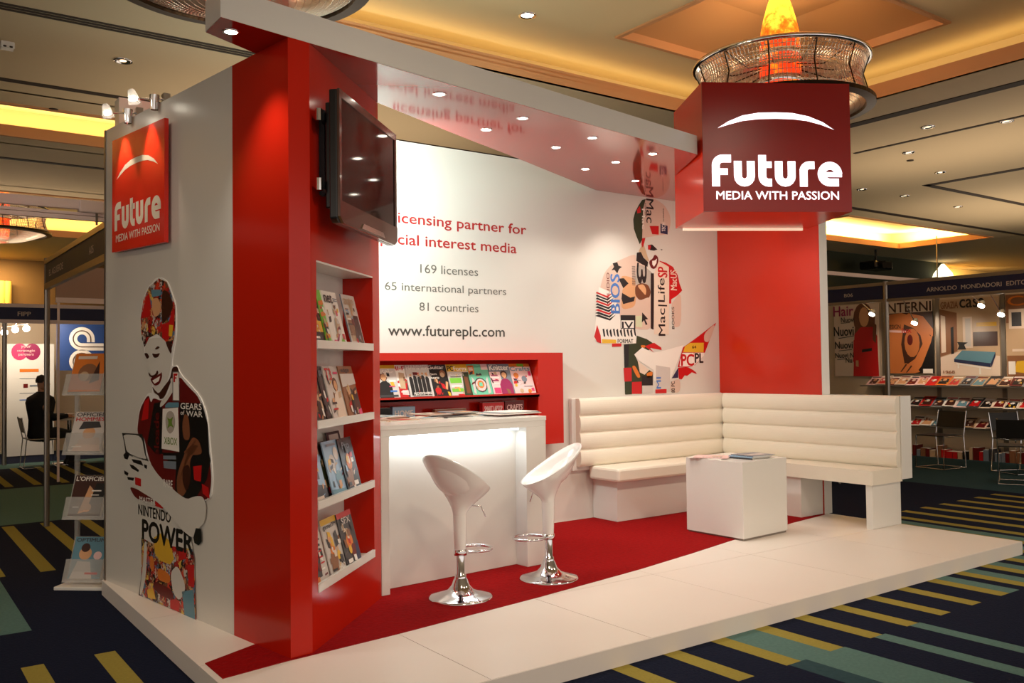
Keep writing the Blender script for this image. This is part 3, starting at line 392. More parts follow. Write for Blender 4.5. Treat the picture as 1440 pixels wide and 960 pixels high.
curtain = mat('yellow_lit_drape', (236, 190, 96), 0.7)
mb = MB()
for k in range(14): mb.lathe([(0.1, 0), (0.1, 3.9)], (k * 0.13 + 0.02, 23.6, 0), curtain, 12)
tag(mb.build('drape'), 'yellow pleated drape on the far left wall of the hall', 'drape')
area('wall_washer', (0.9, 22.9, 4.3), (0.9, 23.6, 1.8), 90, AMBER, 2, 0.2)
area('wall_washer', (27, 11.2, 4.3), (27.5, 11.8, 2.8), 90, AMBER, 2.5, 0.2)

# ---- ceiling fittings
def downlight(x, y, label, r=0.085, on=True):
    t = thing('ceiling_downlight', label, 'ceiling light', (x, y, ZC), 0, 'round downlights in the hall ceiling')
    MB().lathe([(r, 0), (r, -0.012), (r * 0.78, -0.012), (r * 0.7, 0.0)], (x, y, ZC), M['chrome'], 24).build('trim_ring', t)
    MB().lathe([(r * 0.7, -0.001), (0.03, -0.004)], (x, y, ZC), M['chrome'], 24).lathe([(0.032, -0.006), (0.0, -0.007)], (x, y, ZC), mat('dim_lamp_face', (255, 240, 210), 0.4, emit=(255, 226, 180), strength=1.6), 16).build('lamp', t)
for x, y, l in [(0.696, 5.755, 'chrome ceiling downlight over the left wall of the stand, nearest the triple slot'), (1.25, 8.0 - 0.35, 'small ceiling downlight just before the left yellow recess'), (9.69, 2.72, 'chrome ceiling downlight right of the sign box, above the thin slot'),
                (10.265, 2.02, 'bright chrome ceiling downlight near the right edge of the picture'), (12.51, 4.10, 'chrome ceiling downlight left of the corner of the dark ceiling slot'), (13.92, 5.53, 'ceiling downlight below the slot corner, over the green wall'), (12.7, 5.6, 'leftmost ceiling downlight below the slot corner'),
                (15.9, 5.6, 'ceiling downlight in the far right soffit under the dark slot'), (10.80, 3.63, 'small dark ceiling downlight straight right of the sign box')]:
    downlight(x, y, l)
for x, y, l in [(3.95, 3.58, 'ceiling downlight in the cream tray above the canopy')]:
    t = thing('ceiling_downlight', l, 'ceiling light', (x, y, 4.95), 0, 'round downlights in the hall ceiling')
    MB().lathe([(0.09, 0), (0.09, -0.012), (0.07, -0.012), (0.06, 0)], (x, y, 4.95), M['chrome'], 24).build('trim_ring', t)
    MB().lathe([(0.06, -0.002), (0.0, -0.006)], (x, y, 4.95), M['lampglow'], 20).build('lamp', t)
for x, y, l in [(0.417, 8.201 - 0.3, 'small dark round vent in the ceiling by the left yellow recess'), (11.3, 3.9, 'small black ceiling vent right of the sign box')]:
    tag(MB().lathe([(0.05, 0), (0.05, -0.01), (0.0, -0.012)], (x, y, ZC), M['groove'], 16).build('ceiling_vent'), l, 'vent')
tag(MB().box(-0.33, -0.22, 5.78, 5.89, 4.44, 4.5, M['whitelam']).box(-0.315, -0.285, 5.775, 5.79, 4.442, 4.46, M['groove']).box(-0.265, -0.235, 5.775, 5.79, 4.442, 4.46, M['groove']).build('smoke_detector', bevel=0.008), 'small boxy detector on the ceiling at upper left', 'detector')
t = thing('hanging_projector', 'black projector hanging from the ceiling before the green wall', 'projector', (20.6, 10.3, 4.5))
MB().lathe([(0.03, 0), (0.03, -0.35)], (20.6, 10.3, 4.5), M['blacktv'], 12).build('pole', t)
MB().box(20.2, 21.0, 10.05, 10.55, 3.95, 4.18, M['blacktv']).build('body', t, bevel=0.05)
MB().lathe([(0.1, 0), (0.1, 0.12)], (20.4, 10.05, 4.06), M['blacktv'], 16, axis=(0, -1, 0), cap=True).build('lens', t)
t = thing('wall_lamp', 'white cone wall lamp glowing on the green wall', 'lamp', (25.0, 10.9, 4.0))
MB().lathe([(0.30, 0.0), (0.26, 0.12), (0.04, 0.40)], (25.0, 10.85, 4.02), mat('lamp_cone_glass', (255, 246, 220), 0.4, emit=(255, 240, 200), strength=1.5), 20).build('lamp_shade', t)
MB().box(24.9, 25.1, 10.9, 11.1, 3.98, 4.02, M['alu']).build('bracket', t)

# ---- chandeliers
beads = mat('crystal_bead_strings', (214, 200, 180), 0.2, metal=0.6)
def alabaster():
    m = mat('glowing_alabaster', (255, 150, 50), 0.4)
    nt = m.node_tree; b = nt.nodes['Principled BSDF']; tc = nt.nodes.new('ShaderNodeTexCoord'); sp = nt.nodes.new('ShaderNodeSeparateXYZ')
    n = nt.nodes.new('ShaderNodeTexNoise'); n.inputs['Scale'].default_value = 7; n.inputs['Detail'].default_value = 4; n.inputs['Roughness'].default_value = 0.65
    nt.links.new(tc.outputs['Object'], n.inputs['Vector']); cr = nt.nodes.new('ShaderNodeValToRGB')
    cr.color_ramp.elements[0].position = 0.36; cr.color_ramp.elements[0].color = (lin(214), lin(50), lin(14), 1); cr.color_ramp.elements[1].position = 0.64; cr.color_ramp.elements[1].color = (lin(255), lin(206), lin(60), 1)
    e = cr.color_ramp.elements.new(0.5); e.color = (lin(250), lin(118), lin(22), 1)
    mr = nt.nodes.new('ShaderNodeMapRange'); mr.inputs['From Min'].default_value = 0.6; mr.inputs['From Max'].default_value = 1.15; mr.inputs['To Min'].default_value = -0.16; mr.inputs['To Max'].default_value = 0.22; nt.links.new(tc.outputs['Object'], sp.inputs[0]); nt.links.new(sp.outputs['Z'], mr.inputs['Value']); ad = nt.nodes.new('ShaderNodeMath'); nt.links.new(n.outputs['Fac'], ad.inputs[0]); nt.links.new(mr.outputs[0], ad.inputs[1]); nt.links.new(ad.outputs[0], cr.inputs[0]); nt.links.new(cr.outputs[0], b.inputs['Emission Color']); nt.links.new(cr.outputs[0], b.inputs['Base Color']); b.inputs['Emission Strength'].default_value = 1.15
    return m
alab = alabaster(); bronze = mat('dark_bronze_ring', (48, 38, 28), 0.3, metal=0.8)
def chandelier(cx_, cy_, dz, label, ztop):
    t = thing('chandelier', label, 'chandelier', (cx_, cy_, 4.0 + dz), 0, 'beaded ring chandeliers'); c = (cx_, cy_, dz)
    MB().tube([(cx_ + 0.845 * math.cos(a * PI / 24), cy_ + 0.845 * math.sin(a * PI / 24), 4.5 + dz) for a in range(48)], 0.026, M['chrome'], 10, closed=True).build('top_ring', t)
    MB().lathe([(0.89, 4.03), (0.89, 4.07), (0.80, 4.06), (0.80, 4.02), (0.89, 4.03)], c, bronze, 64, smooth=False).build('bottom_ring', t)
    o = MB().lathe([(0.845, 4.49), (0.815, 4.45), (0.79, 4.40), (0.775, 4.34), (0.77, 4.28), (0.78, 4.22), (0.80, 4.16), (0.83, 4.10), (0.87, 4.07)], c, beads, 130, smooth=False).build('bead_skirt', t)
    w_ = o.modifiers.new('wire', 'WIREFRAME'); w_.thickness = 0.010; w_.use_even_offset = False
    o = MB().lathe([(0.83, 4.49)] + [(0.83 - 0.05 * k, 4.49 - 0.10 * math.sin(PI * k / 12)) for k in range(1, 12)] + [(0.22, 4.48)], c, beads, 130, smooth=False).build('bead_dish', t)
    w_ = o.modifiers.new('wire', 'WIREFRAME'); w_.thickness = 0.010; w_.use_even_offset = False
    o = MB().lathe([(0.79 - 0.05 * k, 4.05 - 0.16 * math.sin(PI * k / 24)) for k in range(0, 13)], c, beads, 130, smooth=False).build('bead_net', t)
    w_ = o.modifiers.new('wire', 'WIREFRAME'); w_.thickness = 0.010; w_.use_even_offset = False
    mb = MB()
    for k in range(12):
        a = k * PI / 6; p = lambda r, z: (cx_ + r * math.cos(a), cy_ + r * math.sin(a), z + dz)
        mb.tube([p(0.845, 4.5), p(0.775, 4.3), p(0.84, 4.06)], 0.007, bronze, 6); mb.tube([p(0.2, 4.46), p(0.5, 4.38), p(0.84, 4.49)], 0.006, bronze, 6)
    mb.build('rib', t)
    MB().lathe([(0.19, 3.98), (0.2, 4.1), (0.2, 4.62), (0.197, 4.72), (0.185, 4.84), (0.160, 4.96), (0.125, 5.09), (0.08, 5.22)][:(8 if ztop > 5 else 6)], c, alab, 40).build('alabaster_cone', t)
    MB().lathe([(0.215, 4.30), (0.225, 4.33), (0.215, 4.36)], c, M['chrome'], 40).lathe([(0.20, 4.58), (0.212, 4.60), (0.20, 4.63)], c, M['chrome'], 40).build('collar', t)
    MB().lathe([(0.012, 4.7), (0.012, ztop)], c, bronze, 8).lathe([(0.1, ztop - 0.03), (0.1, ztop)], c, bronze, 24, cap=True).build('ceiling_rose', t)
    d = bpy.data.lights.new('chandelier_light', 'POINT'); d.energy = 75; d.color = (1.0, 0.82, 0.52); d.shadow_soft_size = 0.35
    o = bpy.data.objects.new('chandelier_light', d); COL.objects.link(o); o.location = (cx_, cy_, 4.62 if ztop > 5 else 4.5)
chandelier(6.15, 2.28, 0, 'beaded ring chandelier with glowing orange cone above the red sign box', 5.3)
chandelier(0.62, 2.30, 0, 'beaded chandelier with dark ring above the left end of the canopy', 4.95)
chandelier(0.62, 15.3, 0, 'distant glowing orange chandelier at the left edge under the white bars', 4.94)

# ================================================================ THE STAND
# ---- raised floor: one-metre panels
mb = MB(); mb.box(0.004, 5.996, 0.004, 3.196, 0.0, 0.088, M['tile'])
for i in range(6):
    for j, (ya, yb) in enumerate([(0, 1), (1, 2), (2, 3), (3, 3.2)]):
        mb.box(i + 0.002, i + 0.998, ya + 0.002, yb - 0.002, 0.084, 0.1, M['tile'])
mb.box(0, 6, -0.002, 0.004, 0, 0.098, M['tile'])
tag(mb.build('platform'), 'low white raised platform carrying the whole red and white stand', 'platform')
carpet_poly = [(0.034, 1.02), (0.034, 0.757), (0.35, 0.808), (1.0, 0.868), (2.05, 1.004), (3.03, 1.158), (3.7, 1.295), (4.31, 1.434), (5.28, 1.612), (5.92, 1.705), (5.92, 2.94), (0.5, 2.94), (0.5, 1.24)]
tag(MB().prism(carpet_poly, 0.1, 0.104, M['redcarpet']).build('red_carpet'), 'bright red carpet laid over the back half of the white platform', 'carpet')

# ---- left wall, its printed figure
SOFT = ('skin', 'hair', 'darkskin', 'orange', 'whitewall', 'maroon', 'darkbrown', 'rim', 'green', 'grey', 'pale')
def chaikin(p, n=2):
    for _ in range(n):
        q = []
        for i in range(len(p)):
            a, b = p[i], p[(i + 1) % len(p)]; q += [(a[0] * .8 + b[0] * .2, a[1] * .8 + b[1] * .2), (a[0] * .2 + b[0] * .8, a[1] * .2 + b[1] * .8)]
        p = q
    return p
B0 = (0.02, 3.18); A0 = (0.387, 0.825); uL = Vector((A0[0] - B0[0], A0[1] - B0[1])).normalized(); nL = Vector((uL.y, -uL.x))
if nL.x > 0: nL = -nL
frL = frame((B0[0], B0[1], 0), (uL.x, uL.y, 0), (nL.x, nL.y, 0)); LW = 1.811
t = thing('side_wall', 'tall white angled side wall with a cut-out magazine collage figure', 'wall panel', (0.16, 2.3, 0.1))
MB().slab([(0, 0.1), (LW, 0.1), (LW, 3.148), (0, 3.148)], frL, -0.09, 0, M['whitewall']).build('wall_board', t)
mb = MB().slab([(0, 0.1), (0.022, 0.1), (0.022, 3.148), (0, 3.148)], frL, 0, 0.006, M['alu']); mb.build('edge_strip', t)
fig = MB()
for col, lay, pts in FIG_L:
    if col in SOFT: pts = chaikin(pts)
    if lay < 0: fig.slab(pts, frL, 0.0005, 0.006, pm(col))
    else: fig.add([frL(a, b, 0.0065 + 0.0004 * lay) for a, b in pts], [list(range(len(pts)))], pm(col))
def fl(k): return 0.0065 + 0.0004 * k
fig.text('GEARS', 1.19, 1.283, 0.27, 0.035, frL, fl(9), pm('white'), 0.02); fig.text('of', 1.19, 1.25, 0.05, 0.024, frL, fl(9), pm('white'), 0.02); fig.text('WAR', 1.265, 1.243, 0.205, 0.032, frL, fl(9), pm('white'), 0.02)
fig.text('XBOX', 0.965, 1.068, 0.18, 0.042, frL, fl(10), pm('green'), 0.01); fig.text('NINTENDO', 0.58, 0.605, 0.47, 0.064, frL, fl(6), pm('black'), 0.03)
fig.text('POWER', 0.64, 0.46, 0.70, 0.12, frL, fl(6), pm('black'), 0.05); fig.text('RARE', 0.955, 0.812, 0.125, 0.045, frL, fl(9), pm('white'), 0.02)
fig.text('reloade', 0.82, 0.95, 0.075, 0.30, frL, fl(9), pm('maroon'), 0.03, rot=90); fig.text('MASTER', 0.60, 0.688, 0.24, 0.034, frL, fl(9), pm('white'), 0.02)
fig.build('collage_figure', t)

# ---- hanging red logo board on the side wall with two arm lamps
t = thing('logo_board', 'square red logo board hung on the white side wall', 'sign', tuple(frL(0.65, 2.29, 0.03)))
MB().slab([(0.243, 2.287), (1.052, 2.270), (1.058, 3.012), (0.249, 3.024)], frL, 0.02, 0.045, M['signred']).build('board', t)
MB().slab([(0.35, 2.4), (0.9, 2.4), (0.9, 2.9), (0.35, 2.9)], frL, 0.001, 0.02, M['alu']).build('spacer', t)
mb = MB(); logo(mb, 0.243, 2.275, 0.815, 0.745, frL, 0.046, mat('printed_white', (240, 226, 206), 0.4)); mb.build('printed_logo', t)
for i, (s_, l) in enumerate([(0.47, 'clear halogen arm lamp on the side wall top, the one further from the pillar'), (0.88, 'clear halogen arm lamp on the side wall top, the one nearer the pillar')]):
    z = 3.17
    base = Vector(frL(s_, z - 0.02, -0.04)); tip = Vector(frL(s_ - 0.02, z - 0.02, 0.15))
    t = thing('arm_lamp', l, 'lamp', tuple(base), 0, 'arm lamps over the logo board')
    MB().box(base.x - 0.02, base.x + 0.02, base.y - 0.03, base.y + 0.03, 3.148, 3.21, M['chrome']).lathe([(0.03, 0), (0.022, -0.09)], frL(s_, 3.19, 0.03), M['chrome'], 16).build('clamp', t)
    MB().tube([base + Vector((0, 0, 0.03)), tip], 0.006, M['chrome'], 8).build('arm', t)
    ax = (Vector(frL(s_, 2.75, 0.05)) - tip).normalized()
    MB().lathe([(0.010, -0.06), (0.022, -0.045), (0.038, 0.03)], tip, mat('clear_lamp_glass', (235, 235, 235), 0.05, alpha=0.25), 20, axis=ax).build('lamp_shade', t)
    MB().lathe([(0.0, 0.012), (0.022, 0.01), (0.018, -0.01), (0.0, -0.02)], tip, M['lampglow'], 16, axis=ax).build('bulb', t)
    spot('arm_lamp_light', tip + ax * 0.06, frL(s_, 2.72, 0.05), W_SIGNSPOT, WARM, 62, 0.5, 0.02)

# ---- red pillar with magazine niche
PA = Vector((0.505, 0.84)); PB = Vector((1.27, 1.58)); dP = (PB - PA).normalized(); nP = Vector((dP.y, -dP.x)); LP = (PB - PA).length
def pp(a, off=0.0): q = PA + dP * a + nP * off; return (q.x, q.y)
W0 = (0.298, 1.389); A0 = (0.387, 0.825); N0, N1, ND = 0.075, 0.94, 0.19; TK = 0.26
frP = frame((PA.x, PA.y, 0), (dP.x, dP.y, 0), (nP.x, nP.y, 0))
full = [A0, pp(0), pp(LP), pp(LP, -TK), pp(0.3, -TK - 0.05), W0]
t = thing('display_pillar', 'tall glossy red pillar with a white-backed magazine niche facing the counter', 'pillar', (0.6, 1.2, 0.1))
mb = MB(); R_ = M['redlam']
mb.prism(full, 0.1, 0.385, R_); mb.prism(full, 2.06, 3.147, R_)
mb.prism([A0, pp(0), pp(N0), pp(N0, -ND), pp(N0, -TK - 0.05), W0], 0.385, 2.06, R_)
mb.prism([pp(N1), pp(LP), pp(LP, -TK), pp(N1, -TK)], 0.385, 2.06, R_)
mb.prism([pp(N0, -ND - 0.012), pp(N1, -ND - 0.012), pp(N1, -TK), pp(N0, -TK)], 0.385, 2.06, R_)
mb.build('body', t)
mb = MB().prism([pp(N0, -ND), pp(N1, -ND), pp(N1, -ND - 0.011), pp(N0, -ND - 0.011)], 0.386, 2.059, M['whitelam'])
mb.prism([pp(N0, 0), pp(N1, 0), pp(N1, -ND), pp(N0, -ND)], 2.05, 2.0595, M['whitelam'])
mb.build('niche_back', t)
SH = [1.632, 1.222, 0.815, 0.40]
for z in SH:
    MB().prism([pp(N0 + .001, 0.0), pp(N1 - .001, 0.0), pp(N1 - .001, -ND), pp(N0 + .001, -ND)], z - 0.018, z, M['whitelam']).prism([pp(N0 + .001, 0.006), pp(N1 - .001, 0.006), pp(N1 - .001, -0.012), pp(N0 + .001, -0.012)], z - 0.02, z + 0.022, M['whitelam']).build('shelf', t, bevel=0.002)
# television
OF = 0.15; frT = frame((PA.x + nP.x * OF, PA.y + nP.y * OF, 0), (dP.x, dP.y, 0), (nP.x, nP.y, 0))
t = thing('television', 'black flat television on a wall bracket high on the red pillar', 'television', tuple(frT(0.46, 2.23, -0.1)))
a0, a1, b0, b1 = -0.01, 0.925, 2.235, 2.905
MB().slab([(a0, b0 + .02), (a0 + .03, b0), (a1 - .03, b0), (a1, b0 + .02), (a1, b1), (a0, b1)], frT, -0.045, 0, M['blacktv']).slab([(a0 + .05, b0 + .08), (a1 - .05, b0 + .08), (a1 - .05, b1 - .05), (a0 + .05, b1 - .05)], frT, -0.085, -0.045, M['blacktv']).build('cabinet', t, bevel=0.008)
brz = mat('tv_bezel', (66, 40, 30), 0.18, coat=0.5)
MB().slab([(a0, b1 - .04), (a1, b1 - .04), (a1, b1), (a0, b1)], frT, 0, 0.012, brz).slab([(a0, b0 + .11), (a0 + .03, b0 + .11), (a0 + .03, b1 - .04), (a0, b1 - .04)], frT, 0, 0.012, brz).slab([(a1 - .03, b0 + .11), (a1, b0 + .11), (a1, b1 - .04), (a1 - .03, b1 - .04)], frT, 0, 0.012, brz).slab([(a0, b0 + .03), (a0 + .05, b0), (a1 - .05, b0), (a1, b0 + .03), (a1, b0 + .11), (a0, b0 + .11)], frT, 0, 0.014, brz).build('bezel', t)
MB().slab([(a0 + .03, b0 + .11), (a1 - .03, b0 + .11), (a1 - .03, b1 - .04), (a0 + .03, b1 - .04)], frT, 0, 0.006, M['screen']).build('screen', t)
MB().slab([(a0 + .3, b0 + .012), (a1 - .25, b0 + .012), (a1 - .28, b0 + .04), (a0 + .33, b0 + .04)], frT, 0.014, 0.02, M['chrome']).build('speaker_trim', t)
mb = MB()
for z in (2.78, 2.43): mb.slab([(0.02, z - .02), (0.75, z - .02), (0.75, z + .02), (0.02, z + .02)], frT, -0.12, -0.085, M['darksteel'])
for s_ in (0.12, 0.3): mb.slab([(s_, 2.40), (s_ + .04, 2.40), (s_ + .04, 2.84), (s_, 2.84)], frT, -0.149, -0.12, M['darksteel'])
for z in (2.78, 2.43): mb.lathe([(0.018, -0.03), (0.018, 0.03)], frT(0.0, z, -0.10), M['chrome'], 12, cap=True)
mb.build('wall_bracket', t)
MB().box(1.14, 1.28, 1.93, 1.99, 2.86, 2.94, M['darksteel']).build('added_fill_housing', t)  # unseen housing added behind the pillar for the wall fill

area('wall_fill', (1.26, 2.04, 2.9), (2.1, 2.95, 2.9), W_WALL_FILL, (0.84, 1.0, 0.97), .3, .15)  # added cool fill, source out of sight, brightens the lettered wall
# ---- back wall with lettering and the second printed figure
YB = 2.95; frB = frame((0, YB, 0), (1, 0, 0), (0, -1, 0))
t = thing('back_wall', 'white back wall with red and grey lettering and a collage figure reading', 'wall panel', (3, 3.0, 0.1))
MB().box(0.06, 5.93, YB, YB + 0.12, 0.1, 3.33, M['whitewall']).build('wall_board', t)
rt, gt, dt = pm('redtext'), pm('greytxt'), pm('darktxt')
mb = MB(); mb.text('licensing partner for', 2.118, 2.640, 1.312, 0.113, frB, 0.002, rt, 0.012); mb.build('lettering', t)
mb = MB(); mb.text('special interest media', 1.93, 2.466, 1.392, 0.113, frB, 0.002, rt, 0.012); mb.build('lettering', t)
mb = MB(); mb.text('169 licenses', 2.352, 2.274, 0.563, 0.072, frB, 0.002, gt); mb.build('lettering', t); mb = MB(); mb.text('65 international partners', 2.028, 2.103, 1.178, 0.085, frB, 0.002, gt); mb.build('lettering', t)
mb = MB(); mb.text('81 countries', 2.340, 1.966, 0.575, 0.068, frB, 0.002, gt); mb.build('lettering', t); mb = MB(); mb.text('www.futureplc.com', 2.056, 1.735, 1.128, 0.112, frB, 0.002, dt, 0.012)
mb.build('lettering', t)
fig = MB()
for col, lay, pts in FIG_R:
    if col in SOFT: pts = chaikin(pts)
    fig.add([frB(a, b, 0.0015 + 0.0004 * lay) for a, b in pts], [list(range(len(pts)))], pm(col))
def fx(k): return 0.0015 + 0.0004 * k
for body, x, z, w_, h_, c, l_, bo, ro in [('Mac', 4.905, 2.90, 0.10, 0.235, 'black', 3, .02, -90), ('Mac', 4.845, 2.83, 0.04, 0.20, 'white', 3, .01, -90), ('FORMAT', 4.885, 2.95, 0.018, 0.14, 'black', 3, 0, -90), ('TECH', 5.115, 2.83, 0.05, 0.085, 'white', 3, .02, 90), ('creative', 5.128, 2.93, 0.02, 0.13, 'darkgrey', 3, 0, 90),
        ('3', 4.765, 2.30, 0.13, 0.19, 'black', 4, .06, -90), ('Mac|Life', 5.045, 1.79, 0.125, 0.57, 'black', 4, .01, 90), ('SP', 5.05, 2.372, 0.13, 0.10, 'red', 5, .04, 90), ('BIOS', 4.42, 2.0, 0.115, 0.37, 'blue', 6, .04, 90), ('STUDIO', 4.37, 2.08, 0.035, 0.30, 'maroon', 6, 0, 90),
        ('IV', 4.56, 1.855, 0.14, 0.062, 'black', 6, .05, 0), ('FORMAT', 4.50, 1.715, 0.20, 0.038, 'black', 6, .02, 0), ('PC', 5.36, 1.49, 0.18, 0.115, 'red', 4, .04, 0), ('PL', 5.56, 1.52, 0.12, 0.095, 'black', 4, .04, 0), ('MacUS', 5.225, 2.25, 0.09, 0.20, 'cream', 3, .02, 90),
        ('80 PC', 5.21, 1.225, 0.05, 0.11, 'black', 8, .02, 90), ('MI', 5.005, 1.27, 0.06, 0.11, 'blue', 8, .03, 90), ('BOOKS', 5.235, 1.86, 0.035, 0.22, 'darkgrey', 3, .02, 90), ('64', 5.52, 1.665, 0.06, 0.03, 'black', 4, .02, 0)]:
    fig.text(body, x, z, w_, h_, frB, fx(l_), pm(c), bo, ro)
for k in range(16): fig.add([frB(4.70 + (k % 2) * 0.002, 2.46 - k * 0.012, fx(3)), frB(4.745, 2.46 - k * 0.012, fx(3)), frB(4.745, 2.455 - k * 0.012, fx(3)), frB(4.70, 2.455 - k * 0.012, fx(3))], [(0, 3, 2, 1)], pm('darkgrey'))
fig.build('collage_figure', t)

# ---- right wall
t = thing('end_wall', 'red-faced end wall with white edge standing behind the bench corner', 'wall panel', (5.99, 2.3, 0.1))
MB().box(5.935, 6.05, 1.72, 2.95, 0.1, 3.147, M['whitelam']).build('wall_board', t)
MB().box(5.928, 5.9345, 1.722, 2.948, 0.1, 3.14, mat('red_orange_laminate', (192, 38, 14), 0.22)).build('red_face', t)

# ---- canopy
cpoly = [(0.033, 0.757), (0.387, 0.822), (0.936, 0.918), (1.489, 1.02), (2.74, 1.233), (3.985, 1.435), (4.395, 2.062), (4.43, 2.112), (5.50, 1.58), (5.60, 1.75), (5.92, 1.75), (5.92, 2.945), (4.25, 2.945), (2.839, 2.288), (2.066, 1.945), (1.262, 1.570), (0.339, 1.136), (0.033, 0.984)]
t = thing('canopy', 'long overhead canopy beam, white on the front and glossy red underneath', 'canopy', (2.2, 1.5, 3.148))
MB().prism(cpoly, 3.149, 3.298, M['whitelam'], mside=M['whitelam']).build('beam', t)
MB().prism([(x + (0.003 if x < 0.1 else 0), y + 0.002 if y < 1.43 else y - 0.002) for x, y in cpoly], 3.1475, 3.149, M['redcanopy']).build('red_underside', t)
for i, (x, y) in enumerate([(0.134, 0.91), (1.49, 1.205), (2.221, 1.353), (2.945, 1.487), (3.665, 1.602), (2.18, 1.721), (2.903, 1.853), (3.572, 2.30), (3.613, 1.97), (4.264, 2.426)]):
    d = MB().lathe([(0.042, 3.1475), (0.042, 3.1445), (0.031, 3.1445)], (x, y, 0), M['chrome'], 24).build('downlight', t)
    MB().lathe([(0.031, 3.1455), (0.0, 3.1450)], (x, y, 0), M['lampglow'], 20).build('lamp_face', d)
    k = 1.0
    tx, ty = x, y
    if i in (5, 6, 7): ty += 0.6; k = 0.8
    if i == 9: tx, ty, k = 4.9, 3.0, 1.4
    spot('canopy_downlight_light', (x, y, 3.13), (tx, ty, 0.1), W_CANOPY * k * 4, WHITE, 95, 0.8, 0.03)

# ---- sign box
a = Vector((3.985, 1.382)); b = Vector((5.0, 0.762)); ux = (b - a).normalized(); vx = Vector((-ux.y, ux.x)); WB = (b - a).length; DB = 0.84; ZB0, ZB1 = 2.69, 3.705
P4 = [a, b, b + vx * DB, a + vx * DB]; frS = frame((a.x, a.y, 0), (ux.x, ux.y, 0), (-vx.x, -vx.y, 0))
t = thing('sign_box', 'large red illuminated logo box at the right end of the canopy', 'sign', tuple(frS(WB / 2, ZB0, -DB / 2)))
MB().prism([tuple(p) for p in P4], ZB0, ZB1, M['boxside']).build('box', t)
MB().slab([(0, ZB0), (WB, ZB0), (WB, ZB1), (0, ZB1)], frS, 0.0005, 0.012, M['boxred']).build('front_panel', t)
MB().prism([frS(.1, 0, -DB + .1)[:2], frS(.6, 0, -DB + .1)[:2], frS(.6, 0, -DB - .3)[:2], frS(.1, 0, -DB - .3)[:2]], 3.2985, 3.33, M['darksteel']).build('mounting_plate', t)
MB().slab([(0.06, ZB0 - .022), (WB - .06, ZB0 - .022), (WB - .06, ZB0 - .0005), (0.06, ZB0 - .0005)], frS, -DB + .01, -DB + .03, mat('warm_led_strip', (255, 240, 220), 0.4, emit=(255, 226, 190), strength=0.45)).build('light_strip', t)
p_ = frS(WB / 2, ZB0 - .03, -DB - .02); area('sign_box_strip_light', p_, (p_[0] + vx.x * 1.0, p_[1] + vx.y * 1.0, 1.7), 6.5, WARM, WB - .1, .04)
mb = MB(); logo(mb, 0, ZB0, WB, ZB1 - ZB0, frS, 0.0135, M['letterglow']); mb.build('glowing_logo', t)

# ================================================================ STAND FURNITURE
# ---- counter with lit recess
cP = Vector((1.288, 1.610)); cu = Vector((1.36, 0.088)).normalized(); cn = Vector((cu.y, -cu.x)); CW = 1.363
frC = frame((cP.x, cP.y, 0), (cu.x, cu.y, 0), (cn.x, cn.y, 0)); WL = M['whitelam']
t = thing('counter', 'white reception counter with a lit recess in its front', 'counter', tuple(frC(CW / 2, 0.104, -0.25)))
def R4(a0, a1, b0, b1): return [(a0, b0), (a1, b0), (a1, b1), (a0, b1)]
MB().slab(R4(0, .06, .104, 1.078), frC, -.5, 0, WL).build('side_panel', t, bevel=0.002)
MB().slab(R4(1.18, CW, .104, 1.078), frC, -.5, 0, WL).build('side_panel', t, bevel=0.002)
MB().slab(R4(0, CW, 1.078, 1.12), frC, -.5, 0, WL).build('top_rail', t, bevel=0.002)
MB().slab(R4(-.004, CW + .004, 1.12, 1.15), frC, -.504, 0.003, WL).build('countertop', t, bevel=0.002)
MB().slab(R4(.06, 1.18, .106, 1.077), frC, -.15, -.12, WL).build('recess_panel', t)
MB().slab(R4(.10, 1.14, 1.062, 1.076), frC, -.055, -.035, M['led']).build('light_tube', t)
p = frC(.62, 1.055, -.05); area('counter_tube_light', p, (p[0] - cn.x * .03, p[1] - cn.y * .03, 0), W_COUNTER, COOL, 1.04, 0.03).rotation_euler.z = math.atan2(cu.y, cu.x)
# ---- red display unit on the back wall
t = thing('display_unit', 'red wall display unit with a sloping magazine shelf behind the counter', 'display unit', (2.6, 2.85, 0.83))
RL = M['redlam']; ux0, ux1, nx1 = 1.35, 3.675, 3.40
MB().box(ux0, ux1, 2.925, 2.948, .829, 1.621, RL).box(nx1, ux1, 2.76, 2.925, .829, 1.621, RL).box(ux0, nx1, 2.76, 2.925, 1.56, 1.621, RL).box(ux0, nx1, 2.76, 2.925, .829, .93, RL).box(ux0, ux0 + .04, 2.76, 2.925, .93, 1.56, RL).build('carcass', t)
MB().box(ux0 + .04, nx1, 2.745, 2.924, 1.243, 1.262, RL).box(ux0 + .04, nx1, 2.745, 2.757, 1.243, 1.277, RL).build('shelf', t)
MB().add([(ux0 + .04, 2.80, 1.262), (nx1, 2.80, 1.262), (nx1, 2.92, 1.559), (ux0 + .04, 2.92, 1.559), (ux0 + .04, 2.924, 1.262), (nx1, 2.924, 1.262)], [(0, 1, 2, 3), (1, 5, 2), (0, 3, 4), (0, 4, 5, 1), (4, 3, 2, 5)], RL).build('sloping_back', t)

